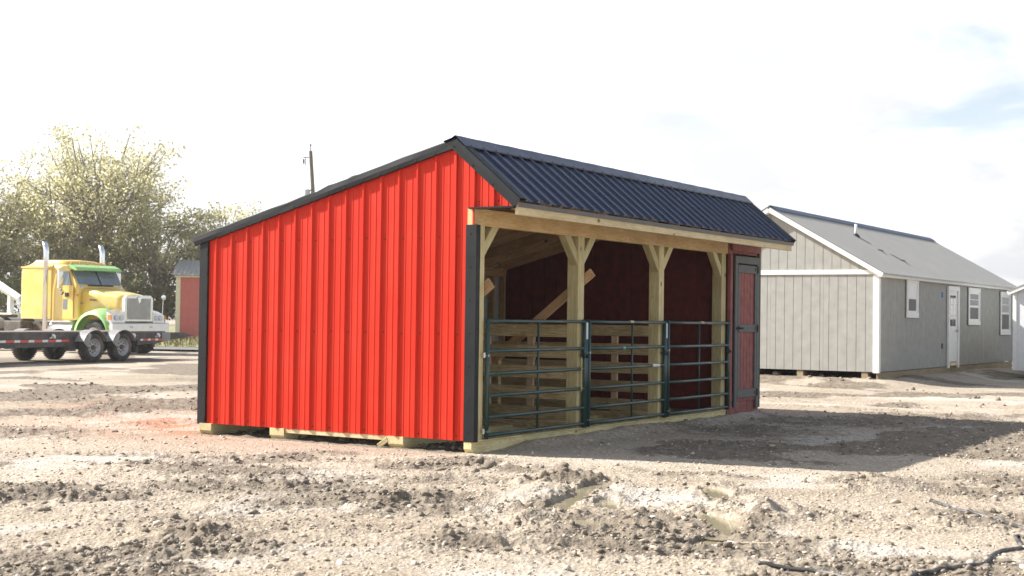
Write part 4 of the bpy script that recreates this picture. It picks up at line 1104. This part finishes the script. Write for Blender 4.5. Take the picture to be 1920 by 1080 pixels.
# ------------------------------------------------------------------ yellow and green truck tractor (x forward, y left)
tk = thing('truck_tractor', 'yellow and green truck tractor with sleeper cab and tall chrome stacks', 'truck', (20.35, 26.4, 0), R(-90))
def loft(name, secs, mat, parent, smooth=False):
    b = MB(); b.grid(secs, closed=True, cap=True); o = b.build(name, mat, parent, smooth=smooth); return fix_normals(o)
def rsec(x, w0, w1, z0, z1, c=.12, xo=0.0):
    """rounded section across y at x: half width w0 at the bottom, w1 at the top"""
    h = z1 - z0
    pts = [(-w0, z0), (-w0 - (w1 - w0) * .0, z0 + h * .5), (-w1, z1 - c), (-w1 + c * .3, z1 - c * .3), (-w1 + c, z1), (0, z1 + .03), (w1 - c, z1), (w1 - c * .3, z1 - c * .3), (w1, z1 - c), (w0, z0 + h * .5), (w0, z0)]
    return [(x + xo * ((z - z0) / h), y, z) for y, z in pts]
# hood
loft('hood', [rsec(-.22, .56, .55, 1.12, 1.86, .10), rsec(-.55, .60, .60, 1.12, 1.93, .12), rsec(-1.2, .74, .74, 1.12, 2.02, .14), rsec(-1.85, .88, .86, 1.1, 2.12, .16)], 'yellow', tk, True)
# cab and roof
cab = loft('cab', [rsec(-1.86, .98, .97, 1.10, 2.13, .06), rsec(-1.92, 1.0, .97, 1.08, 2.17, .06), rsec(-2.28, 1.02, .93, 1.05, 2.74, .10), rsec(-2.45, 1.02, .94, 1.05, 2.86, .12), rsec(-3.12, 1.02, .98, 1.05, 2.93, .14)], 'yellow', tk)
loft('sleeper', [rsec(-3.125, 1.04, 1.04, 1.10, 2.90, .12), rsec(-3.9, 1.06, 1.06, 1.10, 2.92, .14), rsec(-4.55, 1.06, 1.06, 1.10, 2.86, .14), rsec(-4.62, 1.02, 1.02, 1.14, 2.80, .12)], 'yellow', tk)
loft('roof_fairing', [rsec(-2.6, .80, .74, 2.84, 2.97, .05), rsec(-3.1, .86, .80, 2.88, 3.05, .05), rsec(-4.2, .86, .80, 2.88, 3.06, .05), rsec(-4.5, .80, .7, 2.85, 2.95, .04)], 'yellow', tk, True)
b = MB(); b.grid([[(-3.1, -1.075, 2.78), (-4.6, -1.075, 2.78), (-4.6, -1.075, 2.84), (-3.1, -1.075, 2.84)], [(-3.1, 1.075, 2.78), (-4.6, 1.075, 2.78), (-4.6, 1.075, 2.84), (-3.1, 1.075, 2.84)]], closed=True, cap=True); fix_normals(b.build('drip_moulding', 'yellow', tk))
# visor
b = MB(); b.grid([[(-2.02, y, 2.69), (-2.26, y, 2.76), (-2.46, y, 2.885), (-2.36, y, 2.90), (-2.10, y, 2.81), (-1.98, y, 2.72)] for y in (-.96, -.5, 0, .5, .96)], closed=True, cap=True); fix_normals(b.build('visor', 'green_paint', tk))
# windshield: two panes in a black seal, laid on the raked face
def on_rake(y, t):   # t 0 bottom .. 1 top
    return Vector((-1.945 - .32 * t - .06 * abs(y), y, 2.19 + .50 * t))
b = MB(); b.grid([[on_rake(y, t) + Vector((.040, 0, .02)) for t in (-.04, 1.02)] for y in (-.95, -.5, 0, .5, .95)]); b.grid([[on_rake(y, t) + Vector((.0, 0, 0)) for t in (-.04, 1.02)] for y in (-.95, -.5, 0, .5, .95)]); seal = b.build('windshield', 'black_iron', tk)
for y0, y1 in ((-.90, -.03), (.03, .90)):
    b = MB(); b.grid([[on_rake(y, t) + Vector((.052, 0, .026)) for t in (.05, .94)] for y in np.linspace(y0, y1, 5)]); b.build('pane', 'cab_glass', seal)
# doors with side windows
for s in (-1, 1):
    y = s * 1.03
    b = MB(); pts = [(-2.05, 1.12), (-2.9, 1.12), (-2.9, 2.2), (-2.05, 2.2)]
    b.grid([[(x, y - s * .0, z) for x, z in pts], [(x, y + s * .012, z) for x, z in pts]], closed=True, cap=True); dr = fix_normals(b.build('door', 'yellow', tk))
    yy = s * 1.015
    b = MB(); pts = [(-2.18, 2.17), (-2.86, 2.17), (-2.86, 2.66), (-2.36, 2.66)]
    b.grid([[(x, yy - s * (z - 2.17) * .10, z) for x, z in pts], [(x, yy + s * .012 - s * (z - 2.17) * .10, z) for x, z in pts]], closed=True, cap=True); fix_normals(b.build('pane', 'cab_glass', dr))
    b = MB(); b.box(-2.52, -2.32, min(y + s * .012, y + s * .018), max(y + s * .012, y + s * .018), 1.42, 1.76); b.build('peep_window', 'cab_glass', dr)
    b = MB(); b.box(-2.42, -2.25, min(y + s * .012, y + s * .05), max(y + s * .012, y + s * .05), 1.83, 1.97, c=.01); b.build('door_handle', 'black_iron', dr)
    # mirrors
    b = MB(); b.box(-2.50, -2.42, s * 1.22 - .10, s * 1.22 + .10, 2.10, 2.68, c=.02); mm_ = b.build('mirror', 'chrome', tk)
    b = MB(); b.tube([(-2.4, s * 1.0, 2.70), (-2.46, s * 1.22, 2.72), (-2.46, s * 1.22, 2.02), (-2.4, s * 1.0, 1.98)], .014, 6); b.build('bracket', 'chrome', mm_)
    b = MB(); b.lathe([(0, .0), (.03, .08), (.05, .10), (.055, .0)], 12, 'x', (-2.44, s * 1.22, 1.98)); b.build('convex_mirror', 'chrome', mm_, smooth=True)
    # stacks
    b = MB(); b.tube([(-3.22, s * 1.18, .62), (-3.22, s * 1.18, 3.32), (-3.24, s * 1.18, 3.44), (-3.33, s * 1.18, 3.62)], [.085, .085, .085, .082], 16); b.build('exhaust_stack', 'chrome', tk, smooth=True)
    # fuel tank
    b = MB(); b.lathe([(-2.0, .0), (-2.0, .29), (-1.98, .31), (-3.12, .31), (-3.14, .29), (-3.14, 0)], 20, 'x', (0, s * .86, .74)); fix_normals(b.build('fuel_tank', 'polished', tk, smooth=False))
    b = MB(); b.box(-3.1, -2.0, s * 1.02 - .16, s * 1.02 + .16, 1.0, 1.05); b.build('step', 'polished', tk)
    # front fender arch
    b = MB(); rows = []
    for k in range(17):
        a = PI * (.0 + 1.0 * k / 16) ; rr_ = .66
        cx_, cz_ = -.98, .60
        px_, pz_ = cx_ + rr_ * 1.08 * math.cos(a), cz_ + rr_ * 1.0 * math.sin(a)
        qx_, qz_ = cx_ + (rr_ + .10) * 1.08 * math.cos(a), cz_ + (rr_ + .10) * math.sin(a)
        rows.append([(px_, s * 1.22, pz_), (qx_, s * 1.20, qz_), (qx_, s * .95, qz_ + .09 * math.sin(a)), (qx_ * .98, s * .62, qz_ + .16 * math.sin(a)), (px_, s * .62, pz_)])
    b.grid(rows); fix_normals(b.build('fender', 'green_paint', tk, smooth=True))
    b = MB(); b.grid([[(-.28, s * .60, 1.02), (-.10, s * .60, 1.02), (-.10, s * .60, 1.36), (-.40, s * .60, 1.48)], [(-.30, s * 1.14, 1.02), (-.14, s * 1.14, 1.02), (-.14, s * 1.12, 1.26), (-.42, s * 1.12, 1.38)]], closed=True, cap=True); fn = fix_normals(b.build('headlight_housing', 'polished', tk))
    for yy in (.74, .93):
        b = MB(); b.lathe([(0, .085), (.03, .085), (.045, .05), (.05, 0)], 12, 'x', (-.115, s * yy, 1.17)); b.build('headlight', 'lens', fn)
    b = MB(); b.box(-.26, -.13, s * 1.155 - .02, s * 1.155 + .02, 1.1, 1.26); b.build('turn_signal', 'amber', fn)
    b = MB(); b.lathe([(0, .05), (.20, .12), (.24, .10), (.25, 0)], 12, 'x', (-2.12, s * .82, 2.10)); b.build('hood_mirror', 'chrome', tk, smooth=True)
    w = add_wheel(tk, (-.98, s * .98, .54), .54, .30, .29, rim='white_rim', sgn=s, holes=10)
    for x in (-6.3, -7.55):
        add_wheel(tk, (x, s * .92, .52), .52, .56, .28, rim='white_rim', sgn=s, holes=10)
        b = MB(); rows = []
        for k in range(11):
            a = PI * (.12 + .76 * k / 10); rows.append([(x + .62 * math.cos(a), s * .62, .52 + .62 * math.sin(a)), (x + .62 * math.cos(a), s * 1.22, .52 + .62 * math.sin(a))])
        b.grid(rows); b.build('rear_fender', 'fender_grey', tk)
# grille surround, bars, badge
b = MB(); b.grid([[(-.24, y, z) for y, z in ((-.60, 1.06), (-.60, 1.80), (-.50, 1.90), (.50, 1.90), (.60, 1.80), (.60, 1.06))], [(-.12, y, z) for y, z in ((-.60, 1.06), (-.60, 1.80), (-.50, 1.90), (.50, 1.90), (.60, 1.80), (.60, 1.06))]], closed=True, cap=True); gs = fix_normals(b.build('grille', 'chrome', tk))
b = MB(); b.box(-.121, -.116, -.50, .50, 1.12, 1.80); b.build('grille_mesh', 'chassis', gs)
for k in range(21):
    y = -.48 + k * .048
    b = MB(); b.box(-.117, -.098, y - .009, y + .009, 1.12, 1.80); b.build('grille_bar', 'polished', gs)
b = MB(); b.face([(-.10, -.09, 1.82), (-.10, .09, 1.82), (-.095, 0, 1.62)]); b.face([(-.10, -.09, 1.82), (-.12, 0, 1.90), (-.10, .09, 1.82)]); b.build('emblem', 'chrome', gs)
b = MB(); b.grid([[(x, y, z) for x, z in ((-.06, .62), (0, .66), (0, .98), (-.06, 1.02), (-.14, 1.02), (-.14, .62))] for y in (-1.2, -1.0, 1.0, 1.2)], closed=True, cap=True)
bm_ = fix_normals(b.build('bumper', 'polished', tk))
for y in (-.45, -.38, .38, .45):
    for z in (.72, .88):
        b = MB(); b.lathe([(.0, .018), (.008, .018), (.01, 0)], 8, 'x', (.0, y, z)); b.build('bolt', 'chassis', bm_)
b = MB(); b.tube([(-.3, -1.18, 1.05), (-.3, -1.2, 1.6)], .012, 6); b.build('marker_pole', 'chrome', tk)
b = MB(); b.tube([(-.3, 1.18, 1.05), (-.3, 1.22, 1.75)], .012, 6); b.lathe([(0, 0), (.02, .09), (.05, .09), (.06, 0)], 10, 'x', (-.32, 1.22, 1.85)); b.build('fender_mirror', 'chrome', tk)
for y in (-.7, -.35, 0, .35, .7):
    b = MB(); b.lathe([(0, .05), (.05, .045), (.075, .02), (.08, 0)], 10, 'z', (-2.55, y, 2.90)); b.build('roof_lamp', 'amber', tk)
b = MB(); b.box(-9.2, -.3, -.42, -.33, .72, 1.0); b.box(-9.2, -.3, .33, .42, .72, 1.0); b.build('chassis_rail', 'chassis', tk)
b = MB(); b.box(-5.6, -4.7, -.95, -.45, .62, 1.02, c=.03); b.build('battery_box', 'chassis', tk)
b = MB(); b.lathe([(0, .0), (0, .5), (.05, .52), (.1, .5), (.1, 0)], 20, 'z', (-6.9, 0, 1.12)); b.build('fifth_wheel', 'chassis', tk)
b = MB(); b.box(-1.75, -1.72, -1.005, -.9, 1.62, 1.64); b.box(-1.5, -1.2, -.84, -.80, 1.72, 1.75); b.build('hood_vent', 'black_iron', tk)
b = MB(); b.box(-1.96, -1.86, -1.03, -.99, 1.86, 1.92); b.build('side_marker', 'amber', tk)
# flatbed with a white boom, behind the truck at the left edge
fb = thing('crane_truck', 'white boom and pale flatbed body behind the truck at the left edge', 'truck', (27.8, 40.5, .06), R(-92))
b = MB(); b.box(-5.0, -.2, -1.2, 1.2, .62, 1.2, c=.03); b.build('bed', 'cream', fb)
b = MB(); b.tube([(-5.2, -1.25, 4.05), (-.1, -.9, 1.8)], [.26, .17], 4); bo = b.build('boom', 'white_paint', fb)
b = MB(); b.tube([(-.1, -.9, 1.8), (.05, -.9, 1.55)], [.17, .12], 8); b.tube([(.0, -.9, 1.55), (.0, -.9, 1.25)], .05, 8); b.build('boom_hook', 'polished', bo)
b = MB(); b.box(-5.1, -4.3, -1.3, -.5, 1.2, 3.55, c=.04); b.build('boom_pedestal', 'white_paint', fb)
b = MB(); b.box(-.8, -.6, -1.0, -.8, 1.2, 1.95, c=.01); b.build('boom_rest', 'white_paint', fb)
b = MB(); b.box(-7.0, -5.1, -1.1, 1.1, .6, 2.5, c=.1); b.build('cab', 'cream', fb)
for y in (-.8, .8):
    b = MB(); b.box(-4.9, -.3, y - .05, y + .05, .38, .618); b.build('chassis_rail', 'chassis', fb)
    for x in (-1.2, -4.6):
        add_wheel(fb, (x, y * 1.25, .46), .46, .26, .26, rim='white_rim', sgn=1 if y > 0 else -1)
for y in (-.9, .9):
    b = MB(); b.box(-.199, -.17, y - .12, y + .12, .85, 1.0); b.build('tail_lamp', 'amber', fb)

# ------------------------------------------------------------------ road, verge, trees, pole
rd = Vector((.35, -.937, 0)).normalized(); rn = Vector((.937, .35, 0)).normalized(); rp = Vector((24.3, 28.8, .05))
b = MB(); b.grid([[rp + rd * t + rn * s for s in (0, 1.8, 3.6)] for t in np.linspace(-120, 160, 29)])
o = b.build('road', 'asphalt'); struct(o)
if o.data.polygons[0].normal.z < 0: o.data.flip_normals()
def grass_mat():
    m, nt, b = new_mat('dry_grass'); N = nt.nodes.new; L = nt.links.new
    t = N("ShaderNodeTexCoord"); n = N("ShaderNodeTexNoise"); n.inputs["Scale"].default_value = .8; n.inputs["Detail"].default_value = 8; L(t.outputs["Object"], n.inputs["Vector"])
    r = N("ShaderNodeValToRGB"); r.color_ramp.elements[0].position = .35; r.color_ramp.elements[0].color = (.13, .15, .045, 1); r.color_ramp.elements[1].position = .68; r.color_ramp.elements[1].color = (.36, .30, .15, 1)
    L(n.outputs["Fac"], r.inputs[0]); L(r.outputs[0], b.inputs["Base Color"]); b.inputs["Roughness"].default_value = .9
    return m
M['grass'] = grass_mat()
b = MB(); b.grid([[rp + rd * t + rn * s + Vector((0, 0, .006)) for s in (3.8, 12, 40, 90)] for t in np.linspace(-120, 160, 29)])
o = b.build('verge', 'grass'); struct(o)
if o.data.polygons[0].normal.z < 0: o.data.flip_normals()
n = 9000
tt = rng.uniform(-30, 10, n); ss = 3.9 + rng.uniform(0, 1, n) ** 1.4 * 24
base = np.array(rp)[None] + np.array(rd)[None] * tt[:, None] + np.array(rn)[None] * ss[:, None]
hh = rng.uniform(.06, .30, n); aa = rng.uniform(0, 2 * PI, n); wv = .03
v0 = base + np.stack([np.cos(aa) * wv, np.sin(aa) * wv, np.zeros(n)], 1); v1 = base - np.stack([np.cos(aa) * wv, np.sin(aa) * wv, np.zeros(n)], 1)
v2 = base + np.stack([rng.normal(0, .06, n), rng.normal(0, .06, n), hh], 1)
me = bpy.data.meshes.new('grass'); me.from_pydata(np.stack([v0, v1, v2], 1).reshape(-1, 3).tolist(), [], np.arange(3 * n).reshape(-1, 3).tolist()); me.materials.append(M['grass'])
o = struct(link('grass', me), 'stuff'); o['label'] = 'patchy dry grass on the verge beyond the road'; o['category'] = 'grass'

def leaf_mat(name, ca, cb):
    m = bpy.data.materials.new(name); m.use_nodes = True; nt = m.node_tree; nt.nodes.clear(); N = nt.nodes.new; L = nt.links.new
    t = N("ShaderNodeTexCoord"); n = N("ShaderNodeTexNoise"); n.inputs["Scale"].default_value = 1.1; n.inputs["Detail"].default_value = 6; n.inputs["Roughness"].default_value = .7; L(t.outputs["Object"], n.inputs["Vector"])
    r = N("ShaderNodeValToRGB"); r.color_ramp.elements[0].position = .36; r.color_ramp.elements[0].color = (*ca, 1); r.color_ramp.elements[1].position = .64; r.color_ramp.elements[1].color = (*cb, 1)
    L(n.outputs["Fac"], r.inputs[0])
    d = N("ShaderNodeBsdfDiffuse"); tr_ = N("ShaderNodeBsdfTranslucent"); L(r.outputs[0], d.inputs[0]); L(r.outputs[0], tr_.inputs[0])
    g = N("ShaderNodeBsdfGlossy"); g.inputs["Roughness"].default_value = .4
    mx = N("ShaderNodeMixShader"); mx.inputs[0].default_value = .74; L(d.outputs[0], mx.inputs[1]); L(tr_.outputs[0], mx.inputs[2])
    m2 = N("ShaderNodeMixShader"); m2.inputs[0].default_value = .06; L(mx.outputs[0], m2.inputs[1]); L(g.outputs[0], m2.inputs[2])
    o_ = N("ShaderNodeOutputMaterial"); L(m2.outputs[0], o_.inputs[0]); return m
M['leaf_a'] = leaf_mat('olive_leaves_with_glow', (.42, .40, .20), (.66, .61, .38))  # washed-out backlit glow is painted into these leaf colours
M['leaf_b'] = leaf_mat('green_leaves_with_glow', (.24, .26, .11), (.46, .44, .23))  # greener leaf, its colours also lightened to carry the glow
M['bark'] = plain('pale_bark', (.26, .22, .175), .9, var=.3, scale=3, bump=.4, bscale=12)

def tree(name, label, x, y, h, rx, nb, per, mat, seed, trunk_r=.2, low=.3, group='trees beyond the road', leaf=.12):
    t = thing(name, label, 'tree' if h > 4 else 'bush', (x, y, -.05), 0, group)
    rr = random.Random(seed); lr = np.random.default_rng(seed)
    b = MB(); tips = []
    top = Vector((rr.uniform(-.4, .4), rr.uniform(-.4, .4), h * .55))
    b.tube([(0, 0, 0), top * .35 + Vector((.1, .05, 0)), top * .7, top], [trunk_r, trunk_r * .8, trunk_r * .6, trunk_r * .4], 8)
    for k in range(nb):
        z0 = h * (low * .6 + (.55 - low * .6) * rr.random()); f = z0 / (h * .55)
        st = Vector((top.x * f, top.y * f, z0))
        a = rr.uniform(0, 2 * PI); u = rr.random()
        zt = h * (low + (1 - low) * (rr.random() ** .8)) * .97
        env = math.sqrt(max(.05, 1 - ((zt / h - .55) / .5) ** 2))
        rad = rx * env * (.35 + .65 * rr.random() ** .5)
        en = Vector((math.cos(a) * rad, math.sin(a) * rad, zt))
        md = st.lerp(en, .5) + Vector((rr.uniform(-.3, .3), rr.uniform(-.3, .3), rr.uniform(.0, .5)))
        b.tube([st, st.lerp(md, .5), md, en], [trunk_r * .42, trunk_r * .3, trunk_r * .2, trunk_r * .06], 5, cap=False)
        tips += [md.lerp(en, q) + Vector((rr.gauss(0, .35), rr.gauss(0, .35), rr.gauss(0, .25))) for q in (.35, .7, 1.0)]
        for q in range(2):
            e2 = md.lerp(en, .5) + Vector((rr.gauss(0, rx * .22), rr.gauss(0, rx * .22), rr.gauss(.1, h * .07)))
            b.tube([md, md.lerp(e2, .6), e2], [trunk_r * .16, trunk_r * .1, trunk_r * .04], 4, cap=False); tips.append(e2)
    b.build('trunk', 'bark', t)
    tp = np.array([tuple(p) for p in tips]); ns = len(tp)
    rad = lr.uniform(.35, .95, ns) * rx * .17 + .18
    c = np.repeat(tp, per, 0); rdv = np.repeat(rad, per)
    g = lr.normal(0, 1, (len(c), 3)); g /= np.linalg.norm(g, axis=1)[:, None]
    pos = c + g * (rdv * lr.uniform(.2, 1, len(c)) ** .6)[:, None] * np.array([1.15, 1.15, .75])
    pos[:, 2] = np.maximum(pos[:, 2], .1)
    e1 = lr.normal(0, 1, (len(c), 3)); e1 /= np.linalg.norm(e1, axis=1)[:, None]
    e2 = np.cross(e1, lr.normal(0, 1, (len(c), 3))); e2 /= np.linalg.norm(e2, axis=1)[:, None]
    s1 = lr.uniform(.6, 1.3, len(c))[:, None] * leaf; s2 = s1 * .55
    vv = np.stack([pos - e1 * s1, pos + e2 * s2, pos + e1 * s1, pos - e2 * s2], 1).reshape(-1, 3).astype(np.float32)
    m_ = len(c); me = bpy.data.meshes.new('crown'); me.vertices.add(4 * m_); me.vertices.foreach_set('co', vv.ravel())
    me.loops.add(4 * m_); me.loops.foreach_set('vertex_index', np.arange(4 * m_, dtype=np.int32)); me.polygons.add(m_); me.polygons.foreach_set('loop_start', (np.arange(m_) * 4).astype(np.int32))
    me.update(calc_edges=True); me.materials.append(M[mat]); link('crown', me, t)
    return t
tree('broadleaf_tree', 'tallest glow-lightened olive tree rising behind the yellow truck', 40.9, 51.3, 11.6, 5.0, 90, 46, 'leaf_a', 1, .3, .22, leaf=.095)
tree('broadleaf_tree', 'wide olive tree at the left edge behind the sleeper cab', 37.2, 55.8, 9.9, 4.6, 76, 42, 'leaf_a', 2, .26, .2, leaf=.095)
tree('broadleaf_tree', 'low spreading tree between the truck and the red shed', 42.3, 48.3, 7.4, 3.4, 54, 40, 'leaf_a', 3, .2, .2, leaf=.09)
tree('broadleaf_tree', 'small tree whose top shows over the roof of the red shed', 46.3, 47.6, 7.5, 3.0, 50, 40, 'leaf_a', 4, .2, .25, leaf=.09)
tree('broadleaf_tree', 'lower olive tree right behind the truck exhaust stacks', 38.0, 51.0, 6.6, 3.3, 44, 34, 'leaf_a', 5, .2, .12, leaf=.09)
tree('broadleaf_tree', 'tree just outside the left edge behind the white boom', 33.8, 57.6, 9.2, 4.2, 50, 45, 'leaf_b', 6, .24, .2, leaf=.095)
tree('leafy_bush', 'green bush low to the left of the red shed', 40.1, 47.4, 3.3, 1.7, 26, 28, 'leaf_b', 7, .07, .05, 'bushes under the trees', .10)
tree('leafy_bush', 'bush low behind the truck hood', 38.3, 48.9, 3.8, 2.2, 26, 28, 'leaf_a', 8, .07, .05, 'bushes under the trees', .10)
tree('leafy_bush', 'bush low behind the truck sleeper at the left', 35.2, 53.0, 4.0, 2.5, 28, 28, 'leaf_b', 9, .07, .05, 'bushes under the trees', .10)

pole = thing('utility_pole', 'leaning wooden utility pole with grey transformer behind the shelter roof', 'pole', (58.55, 50.75, 0))
b = MB(); P0, P1 = Vector((0, 0, 0)), Vector((-.75, .5, 12.0)); b.tube([P0, P0.lerp(P1, .5), P1], [.17, .15, .115], 12); b.build('shaft', 'pole_wood', pole)
b = MB(); b.tube([P1, P1 + Vector((0, 0, .32))], .03, 6); b.lathe([(0, .03), (.06, .06), (.14, .04), (.16, 0)], 8, 'z', tuple(P1 + Vector((0, 0, .3)))); b.build('insulator', 'black_iron', pole)
q = P0.lerp(P1, .965); b = MB(); b.tube([q, q + Vector((-.27, .42, .0))], .03, 6); b.tube([q + Vector((-.2, .3, 0)), q + Vector((-.2, .3, -.5))], .03, 6); b.lathe([(-.35, .0), (-.33, .05), (-.05, .05), (0, 0)], 8, 'z', tuple(q + Vector((-.25, .4, -.08)))); b.build('cutout_bracket', 'black_iron', pole)
q = P0.lerp(P1, .80); b = MB(); c = q + Vector((-.2, .32, -.35)); b.lathe([(-.55, .0), (-.55, .20), (.2, .20), (.27, .12), (.28, 0)], 14, 'z', tuple(c)); b.tube([c + Vector((0, 0, .25)), c + Vector((0, .0, .6))], .03, 6); tf = b.build('transformer', 'grey_can', pole)
b = MB(); b.tube([c + Vector((.05, -.1, .05)), q], .035, 6); b.build('bracket', 'black_iron', tf)

# ------------------------------------------------------------------ small things lying on the yard
def gp(x, y, dz=0.0): return (x, y, ground_z(x, y) + dz)
def hose(name, label, pts, rad, mat='hose', cat='hose'):
    P = [Vector((x, y, 0)) for x, y in pts]; out = []
    for i in range(len(P) - 1):
        a, b_, c, d = P[max(i - 1, 0)], P[i], P[i + 1], P[min(i + 2, len(P) - 1)]
        for k in range(8):
            t = k / 8; q = .5 * ((2 * b_) + (c - a) * t + (2 * a - 5 * b_ + 4 * c - d) * t * t + (3 * b_ - a - 3 * c + d) * t ** 3)
            out.append(Vector(gp(q.x, q.y, rad * .7)))
    out.append(Vector(gp(P[-1].x, P[-1].y, rad * .7)))
    zs = [p.z for p in out]
    for i, p in enumerate(out): p.z = max(sum(zs[max(0, i - 3):i + 4]) / len(zs[max(0, i - 3):i + 4]), zs[i] - .004)
    m = MB(); m.tube(out, rad, 8); return tag(m.build(name, mat, None, smooth=True), label, cat)
hose('hose', 'dusty black hose end curving across the gravel at the right', [(-.88, -4.68), (-1.12, -4.86), (-1.39, -5.02), (-1.5, -5.23), (-1.8, -5.43), (-2.0, -5.6), (-2.3, -5.85)], .013)
hose('hose', 'black hose bending round the bottom right corner of the picture', [(-4.25, -5.45), (-3.97, -5.5), (-3.52, -5.64), (-3.1, -5.63), (-2.94, -5.65), (-2.79, -5.72), (-2.55, -5.66), (-2.36, -5.6), (-2.30, -5.62), (-2.45, -5.70), (-2.72, -5.78)], .012)
hose('hose', 'short black hose at the bottom edge of the picture', [(-4.29, -4.69), (-4.28, -4.86), (-4.27, -5.06), (-4.33, -5.2)], .012)
hose('stick', 'thin bleached stick lying by the largest puddle', [(-3.6, -4.24), (-3.53, -4.35), (-3.47, -4.45)], .009, 'stick', 'stick')
def stone(label, x, y, s, seed):
    sr = np.random.default_rng(seed); v = IV * (1 + .2 * sr.standard_normal((12, 1))) * np.array([s * 1.2, s, s * .75])
    me = bpy.data.meshes.new('white_stone'); me.from_pydata(v.tolist(), [], IF.tolist()); me.materials.append(M['white_stone'])
    o = link('white_stone', me); o.location = gp(x, y, s * .25); tag(o, label, 'stone', 'white stones on the yard')
stone('white stone near the puddles in the middle foreground', -2.94, -3.40, .03, 1)
stone('white stone just below the largest puddle', -3.42, -4.16, .035, 2)
stone('white stone at the bottom left of the middle foreground', -4.75, -2.95, .02, 3)

# ------------------------------------------------------------------ hazy air
b = MB(); b.box(-1000, 1000, -1000, 1000, -1.2, 15.5)
hz = b.build('haze', 'sticker'); hz.data.materials.clear()
hm = bpy.data.materials.new('haze_air'); hm.use_nodes = True; hn = hm.node_tree; hn.nodes.clear()
pv = hn.nodes.new("ShaderNodeVolumePrincipled"); pv.inputs["Color"].default_value = (.97, .97, .95, 1); pv.inputs["Density"].default_value = .0009; pv.inputs["Anisotropy"].default_value = .72
ho = hn.nodes.new("ShaderNodeOutputMaterial"); hn.links.new(pv.outputs[0], ho.inputs["Volume"])
hz.data.materials.append(hm); struct(hz, 'stuff'); hz['label'] = 'pale sunlit haze over the yard'; hz['category'] = 'haze'
